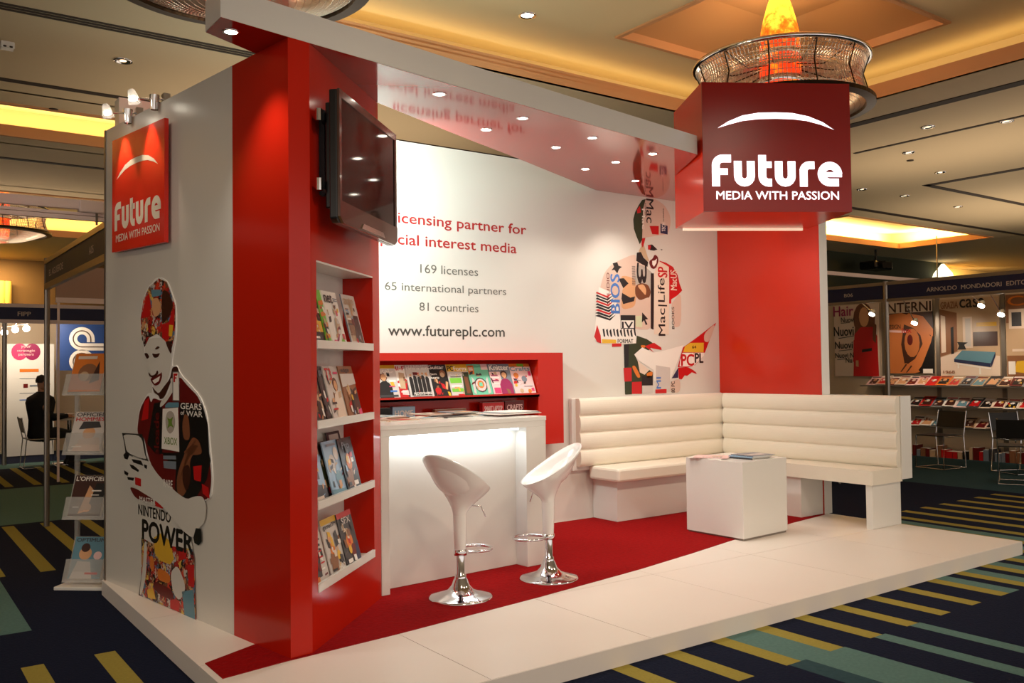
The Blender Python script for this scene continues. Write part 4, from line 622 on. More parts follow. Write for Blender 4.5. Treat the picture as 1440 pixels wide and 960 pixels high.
# ---- magazines
def poly_mb(pts, col, w_, h_, z, mb):
    mb.add([(x * w_, y * h_, z) for x, y in pts], [list(range(len(pts)))], pm(col))
def circ(cx_, cy_, r, asp=1.3, n=14): return [(cx_ + r * math.cos(2 * PI * k / n), cy_ + r / asp * math.sin(2 * PI * k / n)) for k in range(n)]
def cover(w_, h_, th, sp, mb, simple=False):
    z = th; mb.box(0, w_, 0, h_, th - 0.0012, th, pm(sp['bg'])); zz = z + 0.0004
    fr = lambda a, b, o: (a, b, o)
    for i, (col, pts) in enumerate(sp.get('art', [])): poly_mb(pts, col, w_, h_, zz + 0.0002 * (i + 1), mb)
    zt = zz + 0.0002 * (len(sp.get('art', [])) + 2)
    if 'band' in sp: poly_mb([(0, .9), (1, .9), (1, 1), (0, 1)], sp['band'], w_, h_, zz, mb)
    for (txt, x, y, ww, hh, col) in sp.get('txt', []): mb.text(txt, x * w_, y * h_, ww * w_, hh * h_, fr, zt, pm(col), 0.03)
    for (x, y, ww, hh, col) in sp.get('bars', []): mb.add([(x * w_, y * h_, zt), ((x + ww) * w_, y * h_, zt), ((x + ww) * w_, (y + hh) * h_, zt), (x * w_, (y + hh) * h_, zt)], [(0, 1, 2, 3)], pm(col))
def person_art(hair, skin_, top, cx_=.55, s=1.0):
    return [(hair, circ(cx_, .66, .17 * s)), (skin_, circ(cx_, .64, .12 * s)), (skin_, [(cx_ - .05, .5), (cx_ + .05, .5), (cx_ + .05, .6), (cx_ - .05, .6)]),
            (top, [(cx_ - .3 * s, 0), (cx_ + .3 * s, 0), (cx_ + .3 * s, .34), (cx_ + .2 * s, .47), (cx_ + .06, .53), (cx_ - .06, .53), (cx_ - .2 * s, .47), (cx_ - .3 * s, .34)])]
def bars_(rng, cols, n=6, left=True):
    out = []
    for k in range(n): out.append((.05 if left else .62, .70 - k * .1, rng.uniform(.15, .33), rng.uniform(.022, .045), rng.choice(cols)))
    return out
def busy(rng, n, cols=('red', 'white', 'black', 'tan', 'brown', 'skin', 'darkgrey', 'cream', 'maroon', 'yellow', 'ice')):
    out = []
    for _ in range(n):
        x, y = rng.uniform(.03, .8), rng.uniform(.03, .72); a, b = rng.uniform(.06, .2), rng.uniform(.04, .14); sx = rng.uniform(-.05, .05)
        out.append((rng.choice(cols), [(x, y), (x + a, y + sx), (x + a + sx, y + b), (x + sx, y + b - sx)]))
    return out
def magazine(label, w_, h_, th, sp, group=None, simple=False):
    rx = lambda v: v
    if simple:
        mb = MB(); mb.box(0.001, w_ - .001, 0.001, h_ - .001, 0, th - 0.0012, M['paper']); cover(w_, h_, th, sp, mb); o = mb.build('magazine', local=True)
        return tag(o, label, 'magazine', group)
    t = thing('magazine', label, 'magazine', group=group)
    MB().box(0.001, w_ - .001, 0.001, h_ - .001, 0, th - 0.0012, M['paper']).build('pages', t, local=True)
    mb = MB(); cover(w_, h_, th, sp, mb); mb.box(-0.0006, 0.001, 0, h_, 0, th, pm(sp.get('spine', sp['bg']))); mb.build('cover', t, local=True)
    return t
def place(o, org, u, v):
    u = Vector(u).normalized(); v = Vector(v).normalized(); n = u.cross(v).normalized(); v = n.cross(u)
    m = Matrix(((u.x, v.x, n.x, org[0]), (u.y, v.y, n.y, org[1]), (u.z, v.z, n.z, org[2]), (0, 0, 0, 1)))
    o.location = org; o.rotation_euler = m.to_euler(); return o
rng = random.Random(3)
G1 = 'magazines on the sloping shelf behind the counter'
row = [
 ('magazine with a yellow band and a long-haired guitarist, leftmost on the red sloping shelf', .20, dict(bg='lightgrey', band='yellow', art=person_art('hair', 'skin', 'black', .42), txt=[('total', .1, .78, .6, .1, 'white'), ('guitar', .3, .74, .6, .08, 'white')], bars=[(.62, .5, .3, .05, 'white'), (.6, .2, .3, .05, 'blue'), (.6, .35, .25, .03, 'pink'), (.08, .06, .84, .06, 'darkgrey')])),
 ('slim white HI-FI magazine with a red lower cover on the red sloping shelf', .19, dict(bg='white', art=[('red', [(.1, 0), (1, 0), (1, .48), (.5, .6), (.1, .5)]), ('tan', [(.22, .3), (.5, .28), (.55, .75), (.3, .78)]), ('darkgrey', [(.55, .05), (.95, .05), (.95, .4), (.6, .42)]), ('lightpink', [(.3, .12), (.6, .1), (.6, .25), (.32, .25)])], txt=[('HI-FI', .05, .84, .62, .12, 'red'), ('C', .72, .84, .2, .12, 'greytxt')], bars=[(.6, .55, .3, .04, 'lightpink'), (.25, .18, .3, .03, 'white')])),
 ('black and white HAMMER magazine showing a group of dark figures on the red shelf', .215, dict(bg='lightgrey', art=[('black', [(.08 + k * .17, .08), (.08 + k * .17 + .15, .08), (.08 + k * .17 + .15, .58 + .04 * (k % 2)), (.08 + k * .17 + .1, .64 + .04 * (k % 2)), (.08 + k * .17 + .03, .64 + .04 * (k % 2)), (.08 + k * .17, .58)]) for k in range(5)] + [('skin', circ(.16 + k * .17, .69 + .04 * (k % 2), .045)) for k in range(5)], txt=[('HAMMER', .03, .86, .94, .12, 'white'), ('ALEXISONFIRE', .15, .1, .75, .07, 'white')], bars=[(.1, .02, .8, .03, 'darkgrey')])),
 ('dark Guitar magazine with a man in black and a red disc on the red shelf', .20, dict(bg='darkgrey', art=[('black', [(0, 0), (1, 0), (1, .85), (0, .85)]), ('brown', circ(.68, .72, .14)), ('tan', circ(.66, .68, .1)), ('black', [(.45, 0), (1, 0), (1, .5), (.8, .58), (.5, .55)]), ('skin', [(.68, .25), (.78, .22), (.86, .45), (.76, .48)]), ('red', circ(.33, .2, .14))], txt=[('Guitar', .05, .86, .75, .11, 'white'), ('Jam', .1, .66, .3, .08, 'white'), ('hero', .1, .56, .38, .08, 'white'), ('JET', .2, .06, .35, .07, 'red')])),
 ('yellow and green PCForm magazine in the middle of the red sloping shelf', .20, dict(bg='lightgrey', band='yellow', art=[('yellow', [(0, .78), (1, .78), (1, 1), (0, 1)]), ('lime', [(.05, .42), (.6, .42), (.6, .58), (.05, .58)]), ('darkgreen', [(.6, 0), (1, 0), (1, .75), (.7, .75)]), ('lime', [(.05, .15), (.6, .15), (.6, .26), (.05, .26)]), ('hair', [(.74, .1), (.92, .1), (.92, .6), (.74, .62)])], txt=[('PC', .04, .80, .28, .15, 'black'), ('Form', .33, .80, .6, .13, 'white'), ('WINDOWS', .06, .64, .7, .07, 'white')], bars=[(.06, .3, .5, .05, 'white'), (.3, .02, .3, .06, 'red'), (.1, .6, .5, .02, 'darkgrey')])),
 ('mint and orange magazine with a crest drawing on the red sloping shelf', .21, dict(bg='mint', spine='orange', art=[('orange', [(.05, .68), (.32, .68), (.34, .96), (.05, .96)]), ('lightpink', [(.68, .82), (1, .82), (1, 1), (.68, 1)]), ('darkgrey', circ(.5, .34, .30, 1.3, 12)), ('lightpink', circ(.5, .34, .25, 1.3, 12)), ('orange', circ(.5, .36, .16)), ('mint', [(.42, .3), (.58, .3), (.58, .42), (.42, .42)]), ('darkgrey', [(.35, .64), (.65, .64), (.6, .72), (.5, .68), (.4, .72)]), ('lightgrey', [(.1, .1), (.2, .05), (.24, .5), (.14, .6)]), ('lightgrey', [(.76, .05), (.9, .1), (.88, .6), (.78, .5)])], bars=[(.08, .86, .2, .03, 'white'), (.08, .8, .2, .03, 'white')])),
 ('Knitter magazine with a woman in a plum top on the red sloping shelf', .22, dict(bg='greytext', art=[('lightpink', [(0, 0), (.5, 0), (.5, .75), (0, .75)])] + person_art('darkbrown', 'skin', 'plum', .66, .95), txt=[('Knitter', .05, .80, .9, .17, 'white'), ('Simply', .1, .955, .3, .035, 'white')], bars=[(.06, .62, .3, .03, 'plum'), (.06, .55, .35, .02, 'white'), (.06, .45, .3, .04, 'plum'), (.06, .36, .3, .02, 'white'), (.06, .06, .3, .18, 'pink')])),
 ('pale Crafts magazine with small drawings, rightmost on the red sloping shelf', .225, dict(bg='lightpink', band='orange', art=[('lime', [(.4, .92), (.7, .9), (.72, 1), (.4, 1)]), ('greytext', circ(.6, .5, .13)), ('orange', circ(.25, .62, .12)), ('pink', [(.84, .6), (.96, .6), (.96, .75), (.84, .75)]), ('tan', circ(.35, .12, .09)), ('orange', circ(.72, .1, .08)), ('yellow', circ(.15, .3, .06))], txt=[('Crafts', .03, .77, .92, .13, 'teal')], bars=[(.5, .25, .4, .02, 'greytext'), (.12, .45, .3, .02, 'greytext'), (.1, .5, .2, .02, 'plum'), (.82, .1, .12, .1, 'pink')]))]
xs_ = [1.865, 2.035, 2.155, 2.355, 2.535, 2.735, 2.945, 3.165]
for k, ((lab, w_, sp), x) in enumerate(zip(row, xs_)):
    m = magazine(lab, w_, .283, .006, dict(sp, art=sp.get('art', [])[:1] + busy(rng, 3) + sp.get('art', [])[1:] + busy(rng, 3)), G1); place(m, (x, 2.771 + .0075 * (k % 2), 1.2635), (1, 0, 0), (-0.06, .385, .92))
m = magazine('dark magazine beside the long-haired guitarist, half hidden behind the red pillar', .20, .295, .006, dict(bg='black', art=[('maroon', [(.1, .1), (.9, .1), (.9, .6), (.1, .6)])], bars=bars_(rng, ['white', 'red'])), G1); place(m, (1.66, 2.772, 1.2635), (1, 0, 0), (-.06, .385, .92))
# books in the dark slot below
def book(label, x, w_, h_, d, col, txt, tc, z=.931):
    t = thing('book', label, 'book', (x + w_ / 2, 2.85, z), 0, 'books in the slot under the sloping shelf')
    MB().box(x, x + w_, 2.82, 2.82 + d, z, z + h_, pm(col)).build('cover', t, bevel=.002)
    MB().box(x + .004, x + w_ - .004, 2.822, 2.82 + d - .002, z + h_, z + h_ + .0015, M['paper']).build('pages', t)
    if txt: MB().text(txt, x + .02, z + h_ - .075, w_ - .04, .045, frame((0, 2.8195, 0), (1, 0, 0), (0, -1, 0)), 0.0008, pm(tc), .03).build('title', t)
for a in [('grey-blue book reading HOME in the dark slot behind the counter', 2.02, .20, .270, .05, 'ice', 'HOME', 'white'), ('black book at the left end of the dark slot behind the counter', 1.80, .2, .265, .05, 'black', '', ''), ('red book reading SMART LAPTOP in the slot behind the counter', 2.86, .22, .275, .05, 'red', 'SMART LAPTOP', 'lightpink'),
          ('red and gold book at the right end of the slot behind the counter', 3.09, .2, .28, .05, 'maroon', 'CRAFTS', 'lightpink'), ('brown book in the middle of the dark slot behind the counter', 2.4, .3, .235, .04, 'brown', '', '')]: book(*a)

# ---- magazines in the pillar niche
vN = Vector((-nP.x * .24, -nP.y * .24, .97))
rn = random.Random(11)
def niche(sh, s0, w_, lab, sp, dz=0.0, off=-.035, lift=0.0, lean=None):
    if off > -.09: off = -.009 - (-.026 - off) * 2.3 if off < -.026 else -.009
    sp['art'] = sp.get('art', [])[:1] + busy(rn, 7) + sp.get('art', [])[1:] + busy(rn, 7)
    m = magazine(lab, w_, .305, .007, sp, 'magazines in the red pillar niche')
    o_ = pp(s0, off); place(m, (o_[0], o_[1], SH[sh] + .001 + lift), (dP.x, dP.y, 0), lean or (vN + Vector((-dP.x, -dP.y, 0)) * .06)); return m
niche(0, .085, .19, 'bright fruit cover magazine with a yellow panel, leftmost on the top niche shelf', dict(bg='black', spine='lime', art=[('orange', circ(.5, .45, .2)), ('lime', circ(.35, .6, .14)), ('yellow', [(.05, .22), (.9, .22), (.9, .42), (.05, .42)]), ('red', circ(.7, .62, .12))], txt=[('a', .4, .78, .4, .15, 'white'), ('12', .3, .26, .4, .1, 'orange')], bars=[(.05, .1, .5, .04, 'white')]))
niche(0, .27, .18, 'green and orange patterned magazine beside the white net magazine', dict(bg='lime', art=[('orange', [(0, .1 + .2 * k), (1, .2 + .2 * k), (1, .28 + .2 * k), (0, .18 + .2 * k)]) for k in range(4)]), off=-.033)
niche(0, .335, .21, 'white net magazine with a flower drawing on the top niche shelf', dict(bg='white', art=[('lightgrey', circ(.6, .35, .22)), ('tan', [(.4, .1), (.5, .1), (.62, .5), (.5, .5)]), ('pink', circ(.72, .6, .07)), ('plum', [(.3, .05), (.4, .05), (.6, .2), (.5, .22)]), ('lime', [(.5, .02), (.9, .02), (.8, .16)])], txt=[('net', .06, .78, .55, .16, 'black')], bars=[(.65, .86, .28, .02, 'greytext'), (.65, .82, .28, .02, 'greytext'), (.1, .06, .2, .03, 'pink')]), off=-.030)
niche(0, .60, .215, 'grey and brown car magazine at the right of the top niche shelf', dict(bg='lightgrey', spine='greytext', art=[('tan', [(.1, .1), (.9, .1), (.9, .55), (.1, .6)]), ('darkbrown', [(.4, .1), (.95, .05), (.9, .6), (.55, .6)]), ('brown', [(.1, .25), (.4, .2), (.4, .5), (.1, .5)])], txt=[('auto', .1, .80, .7, .14, 'tan')], bars=bars_(rn, ['brown', 'white', 'darkbrown'])), off=-.026)
niche(1, .085, .21, 'dark photo magazine with an orange label, leftmost on the second niche shelf', dict(bg='darkgrey', art=[('brown', [(.1, .2), (.8, .2), (.8, .7), (.1, .7)]), ('tan', circ(.4, .5, .16)), ('black', [(.5, .1), (.9, .1), (.9, .5), (.5, .5)]), ('orange', [(.05, .86), (.5, .86), (.5, .95), (.05, .95)])], bars=bars_(rn, ['lightgrey', 'orange', 'black'])))
niche(1, .27, .17, 'black-spined magazine standing between two others on the second niche shelf', dict(bg='black', art=[('darkgrey', [(.1, .1), (.9, .1), (.9, .8), (.1, .8)])], txt=[('gamer', .1, .82, .7, .1, 'greytext')]), off=-.033)
niche(1, .345, .21, 'T3 magazine with a red number and a pale figure on the second niche shelf', dict(bg='lightgrey', art=person_art('hair', 'skin', 'cream', .6), txt=[('T3', .06, .74, .4, .22, 'red')], bars=[(.1, .3, .3, .04, 'darkgrey'), (.1, .2, .3, .03, 'red'), (.6, .85, .3, .04, 'pink')]), off=-.03)
niche(1, .55, .215, 'brown landscape cover magazine at the right of the second niche shelf', dict(bg='brown', art=[('darkbrown', [(.3, 0), (1, 0), (1, .6), (.5, .5)]), ('lightgrey', [(0, .6), (1, .65), (1, .85), (0, .85)]), ('pink', [(.75, 0), (1, 0), (1, .18), (.78, .15)]), ('black', [(.45, .15), (.6, .15), (.62, .55), (.48, .58)])], txt=[('edge', .1, .86, .6, .1, 'darkgrey')]), off=-.026)
niche(2, .085, .20, 'silver-blue car magazine, leftmost on the third niche shelf', dict(bg='ice', art=[('white', circ(.5, .6, .2)), ('darkgrey', [(0, 0), (1, 0), (1, .25), (0, .35)]), ('brown', [(0, .8), (1, .8), (1, 1), (0, 1)]), ('darkbrown', circ(.25, .2, .12))], bars=[(.1, .05, .6, .05, 'cream')]))
niche(2, .24, .17, 'black magazine wedged behind the pale blue one on the third niche shelf', dict(bg='black', art=[('darkgreen', [(.2, .2), (.8, .2), (.8, .7), (.2, .7)])], bars=bars_(rn, ['tan', 'white'])), off=-.04)
niche(2, .33, .22, 'pale blue cloudy-sky magazine on the third niche shelf', dict(bg='ice', art=[('lightgrey', circ(.4, .6, .2)), ('teal', circ(.6, .3, .2)), ('lightgrey', circ(.7, .75, .16)), ('teal', [(0, 0), (1, 0), (1, .1), (0, .14)])], bars=[(.2, .9, .6, .04, 'greytext')]), off=-.03)
niche(2, .53, .21, 'black and gold magazine at the right of the third niche shelf', dict(bg='black', art=[('orange', circ(.5, .55, .2)), ('yellow', circ(.4, .6, .09)), ('brown', [(.1, .1), (.5, .1), (.6, .4), (.2, .4)])], txt=[('Pro', .2, .8, .5, .12, 'greytext')], bars=[(.5, .1, .3, .08, 'white')]), off=-.026)
niche(2, .60, .2, 'grey-topped magazine standing taller behind the gold one on the third niche shelf', dict(bg='darkgrey', art=[('lightgrey', [(.15, .8), (.85, .8), (.85, .95), (.15, .95)])]), off=-.10, lift=.03)
niche(3, .085, .21, 'white action-figure magazine, leftmost on the bottom niche shelf', dict(bg='lightgrey', band='orange', art=[('darkgrey', [(.3, .1), (.6, .1), (.7, .6), (.5, .75), (.3, .6)]), ('red', [(.2, .35), (.35, .3), (.45, .55), (.25, .6)]), ('black', circ(.55, .7, .1)), ('orange', [(.05, 0), (.4, 0), (.4, .12), (.05, .12)])], txt=[('Nuts', .1, .80, .8, .1, 'white')], bars=bars_(rn, ['white', 'black', 'red'], left=False)))
niche(3, .30, .215, 'crowded orange and grey games magazine on the bottom niche shelf', dict(bg='lightgrey', band='yellow', art=[('orange', circ(.4, .45, .16)), ('brown', [(.1, .1), (.5, .05), (.6, .3), (.2, .4)]), ('yellow', circ(.7, .3, .12)), ('darkgrey', [(.6, .45), (.9, .5), (.8, .75), (.6, .7)]), ('skin', circ(.3, .65, .09))], txt=[('gamesTM', .06, .80, .85, .1, 'darkgrey'), ('HALO', .5, .06, .4, .09, 'white')], bars=[(.1, .08, .3, .04, 'black')]), off=-.03)
niche(3, .51, .215, 'dark magazine with an orange hero picture, right of the bottom niche shelf', dict(bg='darkgrey', band='red', art=[('orange', circ(.5, .45, .22)), ('maroon', circ(.65, .25, .18)), ('yellow', circ(.42, .3, .1)), ('navy', [(.7, .05), (1, .05), (1, .4), (.8, .35)]), ('tan', circ(.45, .62, .1))], txt=[('SFX', .2, .78, .6, .12, 'lightgrey')], bars=[(.1, .08, .3, .07, 'white')]), off=-.026)

# ---- magazines strewn on the countertop and cube table
def lying(lab, org, ang, sp, grp, w_=.21, h_=.285, th=.006, simple=False):
    m = magazine(lab, w_, h_, th, sp, grp, simple); a = math.radians(ang); return place(m, org, (math.cos(a), math.sin(a), 0), (-math.sin(a), math.cos(a), 0))
ct = random.Random(5); zc = 1.1505
cols = ['lightgrey', 'tan', 'cream', 'darkgrey', 'ice', 'lightpink', 'white', 'brown', 'pale', 'greytext', 'lightgrey', 'maroon', 'cream', 'white']
names = dict(lightgrey='light grey', tan='tan', cream='cream', darkgrey='dark grey', ice='pale blue', lightpink='pale pink', white='white', brown='brown', pale='beige', greytext='slate grey', maroon='maroon')
spots = [(.02, -.30, 3, 0, 'lying at the left front corner of the countertop'), (.25, -.29, -6, 0, 'second from the left along the counter front'), (.49, -.30, 4, 0, 'at the counter front, over the left end of the lit recess'), (.72, -.30, -3, 0, 'at the middle of the counter front'), (.93, -.29, 6, 0, 'right of the middle of the counter front'),
         (.10, -.46, -12, .007, 'overlapping behind the left front corner of the countertop'), (.32, -.47, 14, .014, 'fanned on top of the pile at the counter left'), (.52, -.475, 85, .007, 'turned sideways on the counter, left of the middle'), (.70, -.48, 5, .013, 'piled at the back middle of the countertop'), (.90, -.47, -8, .020, 'fanned on the pile right of the counter middle'),
         (1.05, -.46, 9, .007, 'under the overhanging newspaper at the counter right')]
for k, (a_, n_, ang, dz, l) in enumerate(spots):
    q = frC(a_, 0, n_ + 0.0); base_ang = math.degrees(math.atan2(cu.y, cu.x)); c_ = cols[k]
    art = [(ct.choice(['tan', 'brown', 'darkgrey', 'red', 'teal', 'skin']), [(.15, .1), (.85, .1), (.8, .6), (.2, .65)]), (ct.choice(['black', 'darkbrown', 'cream']), circ(.5, .5, .16))]
    lying('%s-covered magazine %s' % (names[c_], l), (q[0], q[1], zc + dz), ang + base_ang, dict(bg=c_, art=art, bars=bars_(ct, ['white', 'black', 'red'])), 'magazines strewn on the white counter', h_=.27)
t = thing('newspaper_stack', 'thin white folded paper stack overhanging the right end of the counter', 'paper', tuple(frC(1.25, zc + .014, -.2)))
for k in range(4):
    MB().slab(R4(1.04 + .02 * k, 1.43 - .012 * k, zc + .0145 + .0042 * k, zc + .0145 + .0042 * k + .004), frC, -.40 + .006 * k, -.12, pm(['white', 'lightgrey', 'greytext', 'white'][k])).build('sheet', t)

# ---- bar stools
def stool(label, x, y, ang):
    t = thing('bar_stool', label, 'bar stool', (x, y, .104), math.radians(ang), 'white moulded bar stools')
    MB().lathe([(.195, 0), (.196, .006), (.185, .012), (.13, .026), (.08, .046), (.055, .075), (.044, .105), (.036, .12)], (0, 0, 0), M['chrome'], 48).build('base', t, local=True)
    MB().lathe([(.036, .115), (.034, .14), (.026, .145), (.026, .33)], (0, 0, 0), M['chrome'], 24).build('pole', t, local=True)
    seg = 56; mb = MB(); rows = []
    def rim(th):  # +x is the open front, -x the high back
        c = math.cos(th); R = .205 - .012 * c; z = .735 - .128 * c + .02 * c * c; return R, z
    for (tt) in [0, .08, .16, .25, .35, .46, .58, .70, .81, .9, .96, 1.0]:
        rr = []
        for k in range(seg):
            th = 2 * PI * k / seg; R, z = rim(th); s_ = tt * tt * (3 - 2 * tt); r = .042 + .006 * tt + (R - .048) * (0.35 * tt ** 2.2 + 0.65 * s_); zz = .50 + (z - .50) * tt ** 1.05
            rr.append((r * math.cos(th) - .015 * tt, r * math.sin(th), zz))
        rows.append(rr)
    for (uu) in [1.0, .9, .75, .58, .4, .22, .08, 0.0]:
        rr = []
        for k in range(seg):
            th = 2 * PI * k / seg; R, z = rim(th); r = (R - .014) * (uu ** .62); zz = .615 + (z + .002 - .615) * uu ** 1.9
            rr.append((r * math.cos(th) - .015 * uu - .01 * (1 - uu), r * math.sin(th), zz))
        rows.append(rr)
    v = [p for rr in rows for p in rr]; f = [(i * seg + k, i * seg + (k + 1) % seg, (i + 1) * seg + (k + 1) % seg, (i + 1) * seg + k) for i in range(len(rows) - 1) for k in range(seg)]
    mb.add(v, f, M['gloss_white'], True); mb.build('seat', t, local=True)
    MB().lathe([(.034, .285), (.036, .29), (.040, .40), (.0425, .505)], (0, 0, 0), M['gloss_white'], 32).build('column_cover', t, local=True)
    loop = [(0.03, -.035, .275), (.07, -.075, .275)] + [(.14 + .10 * math.cos(a), .10 * math.sin(a), .275) for a in [(-110 + 220 * i / 16) * PI / 180 for i in range(17)]] + [(.07, .075, .275), (.03, .035, .275)]
    MB().tube(loop, .009, M['chrome'], 10).lathe([(.03, .255), (.041, .258), (.041, .292), (.03, .295)], (0, 0, 0), M['chrome'], 24).build('footrest', t, local=True)
    MB().tube([(.02, -.03, .56), (.07, -.11, .555), (.085, -.135, .49)], .0045, M['chrome'], 8).build('height_lever', t, local=True)
    return t
stool('white bar stool with its back to us, left of the two by the counter', 1.655, 1.285, 14)
stool('white bar stool showing its open seat, right of the two by the counter', 2.378, 1.335, 160)

# ---- corner bench
LE = M['leather']; t = thing('corner_bench', 'long white padded corner bench with ribbed back', 'bench', (5.0, 2.3, .104))
def roll_prof(depth, z0, z1, n=4):
    pts = []; h = (z1 - z0) / n
    for k in range(n):
        for j in range(9):
            a = j / 8; pts.append((depth + .026 * math.sin(PI * a) ** .5, z0 + h * k + h * a))
    return [(0, z0)] + pts + [(0, z1)]
pr = roll_prof(.045, .592, 1.205)
MB().sweep(pr, (3.93, 2.90, 0), (5.86, 2.90, 0), (0, 0, 1), (0, -1, 0), LE, smooth=False).build('backrest', t)
d2 = Vector((5.975 - 5.875, .985 - 2.83, 0)).normalized(); s2 = Vector((d2.y, -d2.x, 0)); s2 = s2 if s2.x < 0 else -s2
MB().sweep(pr, (5.885, 2.83, 0), (5.985, .985, 0), (0, 0, 1), tuple(s2), LE, smooth=False).build('backrest', t)
MB().box(3.885, 5.9, 2.90, 2.947, .55, 1.208, WL).build('back_board', t, bevel=.008)
MB().prism([(5.927, 1.715), (5.99, .975), (6.15, .975), (6.10, 1.715)], .488, 1.207, WL).build('back_board', t, bevel=.004)
MB().box(4.075, 5.93, 2.50, 2.90, .47, .59, LE).build('seat', t, bevel=.022)
MB().prism([(5.55, 2.52), (5.55, .985), (6.02, .985), (5.925, 1.715), (5.90, 2.52)], .47, .59, LE).build('seat', t, bevel=.018)
MB().box(4.165, 5.6, 2.62, 2.947, .104, .469, WL).build('plinth', t)
MB().box(5.6, 5.925, 1.73, 2.947, .104, .469, WL).build('plinth', t)
MB().box(5.575, 6.0, 1.0, 1.062, .1, .469, WL).build('leg', t, bevel=.002)
# ---- cube table
t = thing('cube_table', 'white cube table standing on the carpet edge before the bench', 'table', (4.62, 1.64, .1))
A_ = Vector((4.345, 1.345)); B_ = Vector((4.935, 1.375)); uq = (B_ - A_).normalized(); vq = Vector((-uq.y, uq.x)); frQ = lambda a, b: tuple(A_ + uq * a + vq * b)
MB().prism([frQ(.01, .01), frQ(.58, .01), frQ(.58, .57), frQ(.01, .57)], .1, .118, M['alu']).build('plinth', t)
MB().prism([frQ(0, 0), frQ(.59, 0), frQ(.59, .58), frQ(0, .58)], .118, .722, WL).build('body', t, bevel=.004)
qa = math.degrees(math.atan2(uq.y, uq.x))
for k, (a_, b_, dz, ang, c_, l) in enumerate([(.06, .26, 0, 20, 'white', 'white magazine lying open-faced at the back left of the cube table'), (.10, .22, .0065, 30, 'lightpink', 'pale pink-white magazine overlapping the left pile on the cube table')]):
    q = frQ(a_, b_); lying(l, (q[0], q[1], .7225 + dz), qa + ang, dict(bg=c_, art=[('pale', [(.1, .2), (.7, .2), (.7, .5), (.1, .5)])], bars=bars_(ct, ['lightgrey', 'greytext'])), 'magazines on the cube table')
for k, (a_, b_, c_) in enumerate([(.21, .06, 'darkgrey'), (.215, .065, 'greytext'), (.20, .055, 'ice'), (.22, .06, 'greytext')]):
    q = frQ(a_, b_); lying('%s magazine, %s in the right pile on the cube table' % ({'darkgrey': 'dark', 'greytext': 'slate grey', 'ice': 'pale blue'}[c_], ['bottom', 'second from bottom', 'third from bottom', 'topmost'][k]), (q[0], q[1], .7225 + .0072 * k), qa + 4 - 3 * k, dict(bg=c_, art=[('lightgrey', [(.1, .2), (.9, .2), (.9, .6), (.1, .6)])], bars=bars_(ct, ['white', 'black'])), 'magazines on the cube table', w_=.27, h_=.24, th=.007)

# ================================================================ BOOTHS AROUND
AL = M['alu']; NV = M['navyfascia']
# ---- right booth
t = thing('booth_header', 'navy booth header reading ARNOLDO MONDADORI EDITORE on aluminium posts', 'booth sign', (10.2, 2.9, 0))
frH = frame((10.17, 0, 0), (0, -1, 0), (-1, 0, 0))
def yh(y): return -y
MB().box(10.17, 10.2, -.5, 3.62, 2.375, 2.565, NV).build('fascia', t)
MB().box(10.17, 10.2, 3.70, 5.6, 2.375, 2.565, NV).build('fascia', t)
MB().box(10.16, 10.21, -.5, 5.6, 2.565, 2.61, AL).box(10.16, 10.21, -.5, 5.6, 2.335, 2.375, AL).build('rail', t)
for y in (3.66, 5.64): MB().lathe([(.035, 0), (.035, 2.62)], (10.185, y, 0), AL, 10, smooth=False, cap=True).build('post', t)
MB().text('ARNOLDO  MONDADORI  EDITORE', -3.06, 2.43, 1.36, .055, frH, .003, M['silverletter'], .02).text('B06', -4.30, 2.44, .14, .05, frH, .003, M['silverletter'], .02).build('lettering', t)
tag(MB().box(14.4, 22, 8.0, 8.05, 3.35, 3.43, mat('white_painted_bar', (206, 180, 168), .5)).box(15, 15.02, 8.01, 8.03, 3.43, 4.5, M['alu']).box(19.5, 19.52, 8.01, 8.03, 3.43, 4.5, M['alu']).build('overhead_rail'), 'pale overhead rail seen above the B06 header', 'rail')
bw = mat('booth_wall_panel', (206, 186, 158), 0.6)
t = thing('booth_wall', 'cream back wall panels of the right booth with dark uprights', 'wall panel', (12.6, 3, 0))
MB().box(12.56, 12.62, -.5, 7.0, 0, 2.6, bw).build('panel', t)
for y in (5.16, 4.22, 3.21, 2.2, 1.2, .2): MB().box(12.53, 12.56, y - .03, y + .03, 0, 2.55, M['alu']).build('upright', t)
frW = frame((12.52, 0, 0), (0, -1, 0), (-1, 0, 0))
def poster(label, y0, y1, z0, z1, bgc, elems, texts):
    """y0 > y1: left edge and right edge as seen"""
    t = thing('poster', label, 'poster', (12.5, (y0 + y1) / 2, z0)); W_, H_ = y0 - y1, z1 - z0
    MB().slab([(-y0, z0), (-y1, z0), (-y1, z1), (-y0, z1)], frW, 0, .01, pm(bgc)).build('print', t); mb = MB()
    for i, (c_, pts) in enumerate(elems): mb.add([frW(-y0 + a * W_, z0 + b * H_, .011 + .0006 * i) for a, b in pts], [list(range(len(pts)))], pm(c_) if isinstance(c_, str) else c_)
    k = .013 + .0006 * len(elems)
    for (s_, a, b, ww, hh, c_) in texts: mb.text(s_, -y0 + a * W_, z0 + b * H_, ww * W_, hh * H_, frW, k, pm(c_), .02)
    mb.build('artwork', t)
sk = 'skin'; osk = mat('print_orange_skin', (206, 120, 62), .4); osh = mat('print_brown_shadow', (70, 34, 18), .4)
